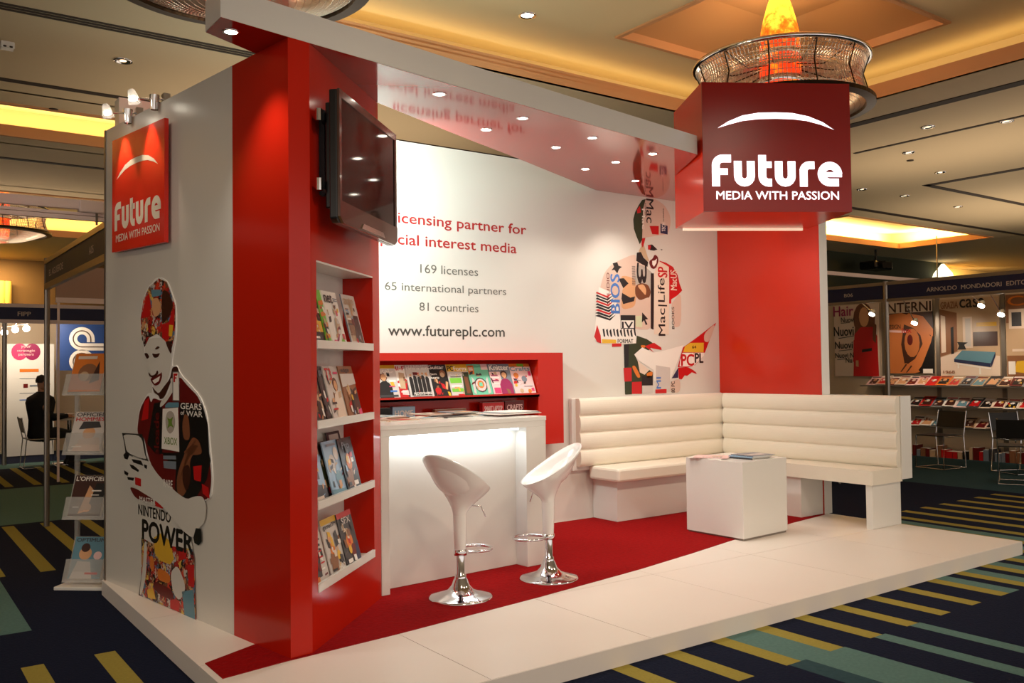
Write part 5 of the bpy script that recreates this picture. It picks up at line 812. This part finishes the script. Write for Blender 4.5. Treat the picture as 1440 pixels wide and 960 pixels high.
poster('poster titled Hair with a long-haired woman in a red dress', 6.08, 5.22, 1.26, 2.49, 'cream', [('hair', circ(.66, .80, .22, 1.0)), ('hair', [(.46, .55), (.9, .5), (.92, .85), (.5, .88)]), ('skin', circ(.68, .82, .11, .8)), ('red', [(.42, 0), (.98, 0), (.96, .55), (.86, .68), (.6, .68), (.46, .58)]), ('red', [(.42, .2), (.52, .2), (.56, .6), (.44, .5)]), ('skin', [(.48, .14), (.54, .13), (.54, .22), (.48, .22)]), ('black', [(.62, .33), (.84, .35), (.84, .39), (.62, .37)]), ('hair', [(.86, .5), (.93, .45), (.95, .7), (.88, .75)]),
    ('black', [(.16, .745), (.36, .75), (.36, .757), (.16, .752)]), ('black', [(.1, .53), (.45, .56), (.45, .568), (.1, .54)]), ('black', [(.1, .355), (.4, .37), (.4, .378), (.1, .363)]), ('black', [(.06, .23), (.25, .24), (.25, .247), (.06, .238)])],
    [('Hair', .0, .85, .45, .14, 'plum'), ('Nuovi', .17, .76, .3, .07, 'black'), ('Nuovi', .0, .57, .45, .13, 'black'), ('Nuovi', .02, .39, .4, .1, 'black'), ('Nuovi N', .02, .26, .42, .07, 'black'), ('Nu', .26, .19, .14, .07, 'black')])
poster('INTERNI poster with orange hands framing a dark opening', 5.10, 4.28, 1.31, 2.49, 'black', [(osk, [(0, 0), (.62, 0), (.75, .1), (.95, .42), (1, .55), (.98, .62), (.8, .75), (.5, .85), (0, .82)]), (osh, [(.4, .1), (.62, .2), (.78, .4), (.74, .52), (.6, .62), (.4, .68), (.33, .4)]), (osk, circ(.56, .42, .16, .8)), ('maroon', circ(.52, .46, .06, .8)), (osh, [(.35, .84), (.6, .78), (.95, .5), (1, .7), (.98, .84)]), (osk, [(.5, .83), (.8, .78), (1, .6), (1, .5), (.85, .55), (.7, .66), (.4, .78)]), (osk, [(.1, 0), (.2, .1), (.42, .14), (.6, .1), (.72, .02), (.6, 0)]), (osh, [(.3, .02), (.33, .02), (.45, .12), (.42, .13)]), (osh, [(.42, .01), (.45, .01), (.56, .1), (.53, .11)]), ('cream', [(0, .84), (1, .84), (1, 1), (0, 1)]), ('white', [(.78, 0), (.98, 0), (.98, .06), (.78, .06)]), ('lightpink', [(.02, .58), (.45, .56), (.45, .59), (.02, .61)])],
    [('INTERNI', .0, .85, .97, .13, 'darkbrown'), ('DESIGN', .03, .62, .3, .06, 'darkbrown'), ('lux', .36, .56, .2, .07, 'red')])
poster('casa poster of a bare room with a blue daybed', 4.17, 3.25, 1.27, 2.47, 'tan', [('cream', [(0, 0), (1, 0), (1, .25), (.35, .32), (0, .24)]), ('brown', [(0, .25), (.3, .32), (.3, .82), (0, .88)]), ('cream', [(.02, .3), (.1, .31), (.1, .78), (.02, .8)]), ('black', [(.19, .28), (.24, .29), (.24, .64), (.19, .63)]), ('cream', [(.4, .36), (.56, .36), (.56, .76), (.4, .76)]), ('lightgrey', [(.44, .38), (.53, .38), (.53, .74), (.44, .74)]), ('darkbrown', [(.57, .38), (.97, .38), (.97, .56), (.57, .56)]), ('yellow', [(.63, .63), (.96, .63), (.96, .68), (.63, .68)]), ('black', [(.3, .34), (.45, .34), (.42, .4), (.48, .43), (.3, .44), (.33, .39)]), ('teal', [(.24, .22), (.85, .16), (.93, .3), (.38, .33)]), ('navy', [(.24, .22), (.85, .16), (.85, .11), (.24, .18)]), ('navy', [(.85, .16), (.93, .3), (.93, .25), (.86, .11)]), ('white', [(.28, .17), (.86, .1), (.86, .08), (.28, .15)]), ('white', [(.66, 0.02), (.69, .02), (.69, .1), (.66, .1)]), ('white', [(.3, .1), (.32, .1), (.32, .16), (.3, .16)])],
    [('casa', .36, .88, .42, .11, 'black'), ('GRAZIA', .03, .88, .3, .09, 'brown'), ('1968', .05, .03, .2, .04, 'brown')])
poster('orange-brown interior poster with a small shelf and a framed picture, rightmost', 3.15, 2.15, 1.27, 2.48, 'brown', [('tan', [(0, .25), (1, .25), (1, .65), (0, .65)]), ('cream', [(.04, .58), (.26, .58), (.26, .82), (.04, .82)]), ('darkgrey', [(.08, .61), (.22, .61), (.22, .78), (.08, .78)]), ('cream', [(.08, .3), (.3, .3), (.3, .33), (.08, .33)]), ('yellow', [(.1, .05), (.4, .02), (.4, .2), (.14, .18)]), ('white', [(.02, .02), (.12, .02), (.12, .18), (.02, .18)])], [('Ca', .03, .86, .4, .12, 'orange')])
t0 = None
colR = ['red', 'cream', 'lightpink', 'tan', 'white', 'maroon', 'orange', 'lightgrey', 'darkgrey', 'yellow', 'pale', 'greytext']
nmR = dict(red='red', cream='cream', lightpink='pale pink', tan='tan', white='white', maroon='maroon', orange='orange', lightgrey='light grey', darkgrey='dark grey', yellow='yellow', pale='beige', greytext='slate')
rr_ = random.Random(21); ordn = ['first', 'second', 'third', 'fourth', 'fifth', 'sixth', 'seventh', 'eighth', 'ninth', 'tenth', 'eleventh', 'twelfth', 'thirteenth', 'fourteenth', 'fifteenth', 'sixteenth']
for si, (z, ys0, nm) in enumerate([(1.115, 5.35, 'top'), (.785, 4.62, 'middle'), (.475, 4.62, 'bottom')]):
    tag(MB().box(12.28, 12.53, -.4, ys0 + .1, z - .02, z, AL).build('display_shelf'), 'long %s shelf of magazines on the right booth wall' % nm, 'shelf', 'shelves of the right booth')
    y = ys0; k = 0
    while y > 2.35 and k < 16:
        c_ = rr_.choice(colR); w_ = .20
        m = magazine('%s magazine, %s from left on the %s shelf of the right booth' % (nmR[c_], ordn[k], nm), w_, .27, .008, dict(bg=c_, art=[(rr_.choice(['red', 'maroon', 'skin', 'darkbrown', 'teal', 'black']), [(.1 + rr_.random() * .1, .1), (.9, .1), (.8, .65), (.2, .7)]), (rr_.choice(['white', 'cream', 'skin']), circ(.5, .55, .15))] + busy(rr_, 5), bars=[(.05, .8, .8, .12, rr_.choice(['white', 'red', 'black', 'maroon']))]), 'magazines on the %s shelf of the right booth' % nm, simple=True)
        a = rr_.uniform(-.12, .12); place(m, (12.29, y, z + .002 + .009 * (k % 2)), (a, -1, 0), (.80, a, .48)); y -= .165 + rr_.random() * .03; k += 1
# boxes of books on the floor
y = 4.55; k = 0
while y > 2.6:
    c_ = rr_.choice(['maroon', 'red', 'darkgrey', 'brown', 'black', 'tan', 'greytext']); w_ = rr_.uniform(.05, .1); h_ = rr_.uniform(.1, .19)
    tag(MB().box(12.3, 12.5, y - w_ + .004, y, 0, h_, pm(c_)).box(12.302, 12.5, y - w_ + .01, y - .006, h_, h_ + .001, M['paper']).build('book', bevel=.002), '%s book, %s from the left along the foot of the right booth wall' % (dict(nmR, brown='brown', black='black')[c_], ((ordn + ['seventeenth', 'eighteenth', 'nineteenth', 'twentieth', 'twenty-first', 'twenty-second', 'twenty-third', 'twenty-fourth', 'twenty-fifth', 'twenty-sixth', 'twenty-seventh', 'twenty-eighth', 'twenty-ninth', 'thirtieth', 'thirty-first', 'thirty-second', 'thirty-third', 'thirty-fourth', 'thirty-fifth', 'thirty-sixth', 'thirty-seventh', 'thirty-eighth', 'thirty-ninth', 'fortieth']) + ['%dth' % q for q in range(41, 60)])[k]), 'book', 'books along the foot of the right booth wall'); y -= w_ + .004; k += 1
# booth spotlights
for (y, z, l) in [(4.70, 2.27, 'booth spotlight glowing above the Hair poster'), (4.0, 2.10, 'booth spotlight glowing before the INTERNI poster'), (3.0, 2.30, 'booth spotlight at the top right of the casa poster'), (2.73, 2.16, 'booth spotlight glowing before the rightmost poster')]:
    c = Vector((11.5, y, z)); t = thing('booth_spotlight', l, 'lamp', tuple(c), 0, 'spotlights in the right booth')
    MB().lathe([(.02, -.06), (.045, -.02), (.05, .03)], c, M['chrome'], 16, axis=(-.5, 0, -.6)).build('lamp_shade', t); MB().lathe([(.045, .02), (0, .026)], c, M['lampglow'], 14, axis=(-.5, 0, -.6)).build('bulb', t)
    MB().tube([c, (11.2, y + .02, 2.45), (10.2, y + .05, 2.60)], .008, M['chrome'], 6).build('arm', t)
    spot('booth_spotlight_light', c + Vector((.02, 0, -.03)), (12.5, y - .1, 1.5), 55, WARM, 90, .8, .04)
# chairs
def chair_proto(label, x, y, rz, group='black and chrome chairs of the booths'):
    t = thing('sling_chair', label, 'chair', (x, y, 0), rz, group)
    mb = MB()
    for s_ in (-.22, .22):
        mb.tube([(.22, s_, .455), (.24, s_, .01), (-.24, s_, .01), (-.20, s_, .45), (-.27, s_, .80)], .008, M['chrome'], 8)
        mb.tube([(.22, s_, .455), (-.2, s_, .455)], .008, M['chrome'], 8)
    mb.tube([(.24, -.22, .01), (.24, .22, .01)], .008, M['chrome'], 8).tube([(-.24, -.22, .01), (-.24, .22, .01)], .008, M['chrome'], 8); mb.build('frame', t, local=True)
    lb = mat('black_leather_sling', (24, 20, 18), .4)
    MB().box(-.2, .22, -.215, .215, .455, .47, lb).build('seat', t, local=True, bevel=.005)
    MB().add([(-.215, -.225, .56), (-.215, .225, .56), (-.265, .225, .79), (-.265, -.225, .79), (-.23, -.225, .56), (-.23, .225, .56), (-.28, .225, .79), (-.28, -.225, .79)], [(0, 1, 2, 3), (5, 4, 7, 6), (0, 4, 5, 1), (3, 2, 6, 7), (1, 5, 6, 2), (0, 3, 7, 4)], lb).build('backrest', t, local=True)
    return t
ch = chair_proto('black sling chair nearest the end of the bench, in the right booth', 11.0, 3.38, math.radians(172))
def chair_copy(label, x, y, rz):
    c = copy_tree(ch, label=label); c.location = (x, y, 0); c.rotation_euler = (0, 0, rz)
chair_copy('black sling chair half hidden behind the one at the right edge', 11.2, 2.42, math.radians(245))
chair_copy('black sling chair cut by the right edge of the picture', 10.15, 1.93, math.radians(24))
chair_copy('black chair beside the standing pole at the far left, facing the seated person', -.05, 11.6, math.radians(70))
# small literature stand behind the bench
t = thing('literature_stand', 'small grey literature stand with magazines behind the end wall', 'rack', (8.3, 3.55, 0))
MB().tube([(8.35, 3.45, 0), (8.35, 3.6, 1.45)], .02, M['alu'], 8).tube([(8.2, 3.3, .0), (8.35, 3.6, .9)], .012, M['alu'], 8).tube([(8.5, 3.3, .0), (8.35, 3.6, .9)], .012, M['alu'], 8).build('legs', t)
MB().add([(8.05, 3.52, 1.12), (8.3, 3.42, 1.12), (8.4, 3.52, 1.42), (8.15, 3.62, 1.42), (8.07, 3.55, 1.11), (8.32, 3.45, 1.11), (8.42, 3.55, 1.41), (8.17, 3.65, 1.41)], [(0, 1, 2, 3), (5, 4, 7, 6), (0, 4, 5, 1), (1, 5, 6, 2), (2, 6, 7, 3), (3, 7, 4, 0)], M['darksteel']).build('tray', t)
m = magazine('red and grey magazine in the small grey stand behind the end wall', .21, .28, .006, dict(bg='maroon', art=[('lightgrey', [(.4, .2), (.9, .1), (.9, .9), (.5, .8)]), ('red', circ(.35, .4, .2)), ('darkgrey', [(.6, .5), (.8, .3), (.9, .7)])], bars=bars_(rr_, ['white', 'lightgrey'])), simple=True); place(m, (8.07, 3.50, 1.135), (.93, -.37, 0), (.3, .3, .9))

# ---- left booths
t = thing('booth_side_header', 'navy side header reading A05 with gold rails, behind the side wall', 'booth sign', (.14, 5, 0))
gold = mat('gold_anodised_rail', (186, 150, 96), .35, metal=.5)
MB().box(.12, .145, 3.45, 6.40, 2.365, 2.555, mat('charcoal_fascia', (26, 30, 52), .5)).build('fascia', t)
MB().box(.11, .155, 3.45, 6.40, 2.555, 2.60, gold).box(.11, .155, 3.45, 6.40, 2.31, 2.365, gold).build('rail', t)
MB().lathe([(.026, 0), (.026, 2.62)], (.14, 6.42, 0), M['alu'], 10, smooth=False, cap=True).build('post', t)
frA = frame((.12, 0, 0), (0, -1, 0), (-1, 0, 0)); MB().text('EL AGUIERDE', -6.15, 2.42, .75, .06, frA, .003, M['silverletter'], .02).text('A05', -4.25, 2.42, .17, .06, frA, .003, M['silverletter'], .02).build('lettering', t)
wb = mat('pale_painted_bar', (238, 214, 206), .5)
t = thing('overhead_bar', 'upper pale overhead bar joining at the white side wall', 'bar', (-1, 3.62, 2.72)); MB().box(-3.5, -.06, 3.60, 3.64, 2.665, 2.735, wb).build('beam', t, bevel=.006); MB().box(-.07, .10, 3.58, 3.66, 2.645, 2.735, wb).build('joint_block', t, bevel=.01)
t = thing('overhead_bar', 'lower double pale overhead bar ending at the white side wall', 'bar', (-1, 3.62, 2.55)); MB().box(-3.5, .15, 3.60, 3.64, 2.59, 2.62, wb).box(-3.5, .15, 3.605, 3.635, 2.625, 2.645, wb).build('beam', t); MB().box(.04, .055, 3.595, 3.60, 2.56, 2.65, M['alu']).box(-.62, -.60, 3.595, 3.60, 2.56, 2.65, M['alu']).build('clip', t)
tag(MB().box(.80, 1.9, 10.2, 10.24, 2.45, 2.52, wb).box(.80, 1.9, 10.2, 10.24, 2.52, 2.95, mat('pinkish_ceiling_panel', (170, 136, 118), .7)).box(.82, .85, 10.21, 10.23, 0, 2.46, wb).box(1.84, 1.88, 10.21, 10.23, 0, 2.46, wb).build('fascia_board'), 'pinkish blank board seen under the A05 header', 'board')
t = thing('booth_header', 'navy booth header reading FIPP at the far left', 'booth sign', (.5, 13.2, 0))
MB().box(-2.2, 2.6, 13.2, 13.23, 2.36, 2.56, NV).build('fascia', t); MB().box(-2.2, 2.6, 13.19, 13.24, 2.56, 2.62, wb).box(-2.2, 2.6, 13.19, 13.24, 2.30, 2.36, wb).build('rail', t)
for x in (.52, 2.5): MB().lathe([(.035, 0), (.035, 2.6)], (x, 13.25, 0), M['alu'], 8, smooth=False, cap=True).build('post', t)
MB().text('FIPP', .70, 2.42, .19, .07, frame((0, 13.2, 0), (1, 0, 0), (0, -1, 0)), .004, M['silverletter'], .02).build('lettering', t)
tag(MB().box(-1.5, 3.2, 15.6, 15.66, 0, 2.45, bw).build('booth_wall'), 'cream back wall of the FIPP booth', 'wall panel')
frF = frame((0, 14.6, 0), (1, 0, 0), (0, -1, 0))
t = thing('poster_board', 'tall white display board with a pink blob and small logos', 'board', (.95, 14.6, 0))
MB().slab(R4(.66, 1.45, .02, 2.0), frF, -.03, 0, M['whitelam']).build('panel', t); mb = MB()
mb.add([frF(*p, .003) for p in [(.90 + .13 * math.cos(a * .4), 1.92 - .06 + .15 * math.sin(a * .4)) for a in range(16)]], [list(range(16))], pm('pink')).add([frF(*p, .004) for p in [(1.10 + .13 * math.cos(a * .4), 1.86 + .15 * math.sin(a * .4)) for a in range(16)]], [list(range(16))], pm('plum'))
mb.text('your', .92, 1.92, .16, .05, frF, .006, pm('lightpink'), .02).text('strategic', .86, 1.85, .28, .05, frF, .006, pm('lightpink'), .02).text('partners', .88, 1.78, .24, .05, frF, .006, pm('lightpink'), .02); mb.build('pink_emblem', t); mb = MB()
mb.slab(R4(.9, 1.2, 1.50, 1.555), frF, 0, .004, pm('orange')).slab(R4(.96, 1.03, 1.22, 1.29), frF, 0, .004, pm('maroon')).slab(R4(1.06, 1.2, 1.24, 1.27), frF, 0, .004, pm('greytext')).slab(R4(.9, 1.16, 1.0, 1.015), frF, 0, .004, pm('blue')).slab(R4(.9, 1.2, 1.38, 1.39), frF, 0, .004, pm('greytext')).slab(R4(.9, 1.2, 1.12, 1.13), frF, 0, .004, pm('greytext')).build('logo_column', t)
t = thing('hanging_banner', 'blue square banner with white double-line looping letters', 'banner', (1.9, 14.2, 1.5)); frG = frame((0, 14.2, 0), (1, 0, 0), (0, -1, 0))
MB().slab(R4(1.43, 2.45, 1.52, 2.36), frG, -.01, 0, mat('print_banner_blue', (40, 70, 130), .5)).build('cloth', t); MB().tube([(1.44, 14.22, 0), (1.44, 14.22, 2.38)], .01, AL, 8).tube([(2.44, 14.22, 0), (2.44, 14.22, 2.38)], .01, AL, 8).tube([(1.44, 14.22, 2.37), (2.44, 14.22, 2.37)], .01, AL, 8).build('stand', t); mb = MB(); wt = pm('white')
for zc_ in (2.085, 1.68):
    for wd, off, mm_ in ((.13, .003, wt), (.02, .005, mat('print_banner_line', (90, 70, 60), .5))):
        mb.stroke([(2.20, zc_ - .145), (1.84, zc_ - .145)] + [(1.84 + .145 * math.cos(a), zc_ + .145 * math.sin(a)) for a in [(-90 - 270 * i / 18) * PI / 180 for i in range(1, 19)]] + [(1.985, zc_ - .06)], wd, frG, off, mm_)
mb.build('emblem', t)
t = thing('track_light', 'three small white spotlights on a bar in the FIPP booth', 'lamp', (.8, 14.0, 2.2)); MB().tube([(.55, 14.0, 2.26), (.95, 14.0, 2.33)], .012, AL, 8).tube([(.75, 14.0, 2.295), (.75, 13.24, 2.40)], .008, AL, 6).build('bar', t)
for x, z in ((.60, 2.18), (.76, 2.23), (.93, 2.25)): MB().lathe([(0.0, .05), (.05, .04), (.055, 0), (.03, -.05), (0, -.06)], (x, 14.0, z), M['lampglow'], 14, axis=(-.3, -.9, -.2)).build('lamp_head', t)
area('fipp_booth_light', (.8, 13.6, 2.4), (.9, 15, 1.2), 26, WARM, 1.5, .2)
# table and seated person
t = thing('meeting_table', 'small white meeting table in the FIPP booth', 'table', (1.35, 12.9, 0)); MB().box(.85, 1.9, 12.5, 13.1, .72, .75, M['whitelam']).build('tabletop', t, bevel=.004); MB().lathe([(.035, .02), (.035, .72)], (1.4, 12.8, 0), M['chrome'], 12).lathe([(.25, 0), (.25, .02), (.04, .03)], (1.4, 12.8, 0), M['chrome'], 24).build('pedestal', t)
tag(MB().box(1.25, 1.5, 12.6, 12.8, .751, .80, pm('white')).box(1.23, 1.46, 12.58, 12.78, .80, .82, pm('cream')).build('paper_stack', bevel=.003), 'white stack of papers on the small white meeting table', 'paper')
def skin_body(name, parent, verts, edges, radii, m, root=0):
    me = bpy.data.meshes.new(name); inv = tree_matrix(parent).inverted(); me.from_pydata([tuple(inv @ Vector(v)) for v in verts], edges, []); me.materials.append(m)
    o = bpy.data.objects.new(name, me); COL.objects.link(o); o.parent = parent; md = o.modifiers.new('skin', 'SKIN'); md.use_smooth_shade = True
    if not me.skin_vertices: me.attributes.new  # layer is made by the modifier
    sv = me.skin_vertices[0].data if me.skin_vertices else None
    if sv:
        for i, r in enumerate(radii): sv[i].radius = (r, r)
        sv[root].use_root = True
    s_ = o.modifiers.new('sub', 'SUBSURF'); s_.levels = 1; s_.render_levels = 2
    return o
def tube_person():
    t = thing('person', 'person in a black suit seated at the small white table, half behind the post', 'person', (.95, 12.4, 0))
    suit = mat('black_suit_cloth', (20, 18, 22), .8); sk_ = mat('skin_tone', (196, 140, 108), .55); x, y = .93, 12.45
    mb = MB()
    # continuous suited body: pelvis to collar, arms and legs grown from it
    mb.lathe([(0.0, .40), (.15, .42), (.19, .50), (.175, .62), (.17, .75), (.195, .90), (.215, 1.02), (.19, 1.10), (.09, 1.16), (.055, 1.19)], (x, y, 0), suit, 24)
    for s_ in (-1, 1):
        mb.tube([(x + .19 * s_ * .5, y - .16 * s_, 1.05), (x + .06, y - .27 * s_, .88), (x + .16, y - .24 * s_, .78), (x + .36, y - .12 * s_, .80)], [.075, .062, .052, .036], suit, 12)
        mb.tube([(x, y - .09 * s_, .50), (x + .25, y - .12 * s_, .53), (x + .44, y - .12 * s_, .50), (x + .45, y - .12 * s_, .28), (x + .42, y - .12 * s_, .08)], [.10, .088, .07, .055, .04], suit, 12)
        mb.tube([(x + .36, y - .12 * s_, .07), (x + .45, y - .12 * s_, .045), (x + .60, y - .12 * s_, .03)], [.04, .042, .022], suit, 10)
    mb.build('suit', t)
    mb = MB(); mb.lathe([(.10, .55), (.12, 1.0), (.05, 1.15), (.048, 1.24)], (x + .01, y, 0), sk_, 16)
    for s_ in (-1, 1): mb.tube([(x + .05 * s_ * .3, y - .10 * s_, 1.04), (x + .06, y - .26 * s_, .88), (x + .16, y - .235 * s_, .785), (x + .37, y - .118 * s_, .80)], [.05, .04, .034, .026], sk_, 10)
    mb.lathe([(0, 1.20), (.05, 1.215), (.072, 1.26), (.08, 1.32), (.078, 1.37), (.055, 1.42), (0, 1.44)], (x + .03, y, 0), sk_, 20)
    mb.lathe([(.004, .03), (.014, 0)], (x + .112, y, 1.315), sk_, 8, axis=(1, 0, -.4))
    for s_ in (-1, 1):
        mb.tube([(x + .36, y - .12 * s_, .80), (x + .43, y - .10 * s_, .785)], [.028, .03], sk_, 10)
        for j in range(4): mb.tube([(x + .43, y - (.10 + (j - 1.5) * .018) * s_, .785), (x + .475, y - (.10 + (j - 1.5) * .02) * s_, .778), (x + .50, y - (.10 + (j - 1.5) * .02) * s_, .765)], .008, sk_, 6)
        mb.tube([(x + .40, y - .075 * s_, .785), (x + .44, y - .05 * s_, .775)], .009, sk_, 6)
        mb.tube([(x + .03, y - .08 * s_, 1.345), (x + .03, y - .088 * s_, 1.31)], .012, sk_, 6)
        mb.tube([(x + .104, y - .03 * s_, 1.345), (x + .108, y - .03 * s_, 1.345)], .007, mat('dark_eye', (30, 20, 16), .3), 6)
    mb.tube([(x + .103, y - .02, 1.265), (x + .107, y, 1.263), (x + .103, y + .02, 1.265)], .005, mat('lip', (150, 80, 70), .5), 6)
    mb.build('body', t)
    MB().lathe([(.084, 1.33), (.088, 1.37), (.065, 1.435), (0, 1.46)], (x + .015, y, 0), mat('dark_brown_hair', (40, 26, 20), .7), 20).build('hair', t)
    o = copy_tree(ch, label='black sling chair carrying the seated person in the FIPP booth'); o.location = (x - .02, y, -.02 + .02); o.rotation_euler = (0, 0, 0)
tube_person()
# ---- clear brochure rack behind the side wall
rA = Vector((-.185, 3.565)); rB = Vector((.055, 3.355)); ru = (rB - rA).normalized(); rn_ = Vector((ru.y, -ru.x)); 
frK = frame((rA.x, rA.y, 0), (ru.x, ru.y, 0), (rn_.x, rn_.y, 0)); RW = .32
acr = mat('clear_acrylic', (214, 210, 204), .06, alpha=.32); t = thing('brochure_rack', 'clear acrylic brochure rack behind the white side wall', 'rack', tuple(frK(RW / 2, 0, -.1)))
MB().slab(R4(-.02, RW + .02, 0, .025), frK, -.24, .06, WL).build('base', t, bevel=.006)
MB().slab(R4(RW - .004, RW + .022, .025, 1.62), frK, -.22, -.19, WL).slab(R4(-.02, .006, .025, 1.62), frK, -.22, -.19, acr).build('upright', t)
rk = [('men', .04, dict(bg='teal', art=[('skin', circ(.4, .6, .2)), ('darkbrown', circ(.38, .74, .14)), ('lightgrey', [(.05, 0), (.75, 0), (.6, .4), (.2, .42)]), ('lightpink', circ(.8, .55, .13))], txt=[('OPTIMUM', .05, .88, .9, .09, 'darkgrey')], bars=[(.5, .1, .4, .05, 'red')]), 'magazine with a fair man in the lowest pocket of the clear rack'),
      ('off', .475, dict(bg='darkbrown', art=[('skin', [(.3, .05), (.5, .1), (.7, .6), (.5, .75), (.4, .4)]), ('skin', circ(.55, .2, .14)), ('black', [(.6, .3), (1, .3), (1, .8), (.7, .8)])], txt=[("L'OFFICIEL", .04, .86, .92, .11, 'white')], bars=[(.6, .6, .3, .03, 'white'), (.6, .5, .25, .02, 'white'), (.1, .2, .2, .03, 'lightgrey')]), 'dark OFFICIEL magazine in the second lowest pocket of the clear rack'),
      ('hom', .925, dict(bg='lightgrey', art=[('skin', circ(.55, .45, .2)), ('darkgrey', [(.2, .55), (.9, .6), (.8, .75), (.3, .75)]), ('pale', [(.1, 0), (1, 0), (.9, .35), (.3, .3)])], txt=[('OFFICIEL', .05, .88, .9, .1, 'darkgrey'), ('HOMMES', .05, .76, .9, .1, 'red')], bars=[(.1, .1, .3, .03, 'white')]), 'pale HOMMES magazine with red title in the second highest pocket of the rack'),
      ('top', 1.34, dict(bg='orange', art=[('brown', circ(.5, .5, .3)), ('tan', circ(.4, .4, .16)), ('darkbrown', [(.6, .2), (.9, .3), (.8, .8)])], bars=[(.1, .85, .6, .08, 'cream')]), 'orange-brown magazine in the topmost pocket of the clear rack')]
for i, (_, z, sp, lab) in enumerate(rk):
    hz = .20
    MB().slab([(0, z), (RW, z), (RW, z + .012), (0, z + .012)], frK, -.19, -.02, acr).build('pocket_floor', t)
    f = lambda a, b, o: frK(a, z + b, -.04 + o - b * .38)
    MB().slab(R4(0, RW, 0, hz * .75), f, .035, .039, acr).slab(R4(0, RW, 0, hz * 1.45), f, -.02, -.016, acr).build('pocket', t)
    o_ = frK(.035, z + .014, -.042 ); m = magazine(lab, .235, .29, .03, sp, 'magazines in the clear rack')
    vv = Vector((-rn_.x * .38, -rn_.y * .38, .92)); place(m, (o_[0], o_[1], o_[2]), (ru.x, ru.y, 0), tuple(vv))
# ---- white shelf unit at the left edge
t = thing('shelf_unit', 'narrow white shelf unit cut by the left edge of the picture', 'shelf', (-.4, 9.6, 0))
MB().box(-1.0, -.06, 9.5, 9.52, 0, 1.35, WL).box(-1.0, -.06, 9.2, 9.5, 0, .04, WL).box(-1.0, -.98, 9.2, 9.5, 0, 1.35, WL).box(-.08, -.06, 9.2, 9.5, 0, 1.35, WL).build('carcass', t)
for z in (.45, .8, 1.15): MB().box(-.98, -.08, 9.2, 9.5, z, z + .02, WL).build('shelf', t)
for z, c_, l in ((.472, 'red', 'red magazine on the lowest shelf of the unit at the left edge'), (.822, 'tan', 'tan magazine on the middle shelf of the unit at the left edge'), (1.172, 'ice', 'pale blue magazine on the top shelf of the unit at the left edge')):
    m = magazine(l, .2, .27, .006, dict(bg=c_, art=[('white', [(.1, .1), (.9, .1), (.9, .6), (.1, .6)])]), simple=True); place(m, (-.34, 9.24, z), (1, 0, 0), (0, .5, .86))
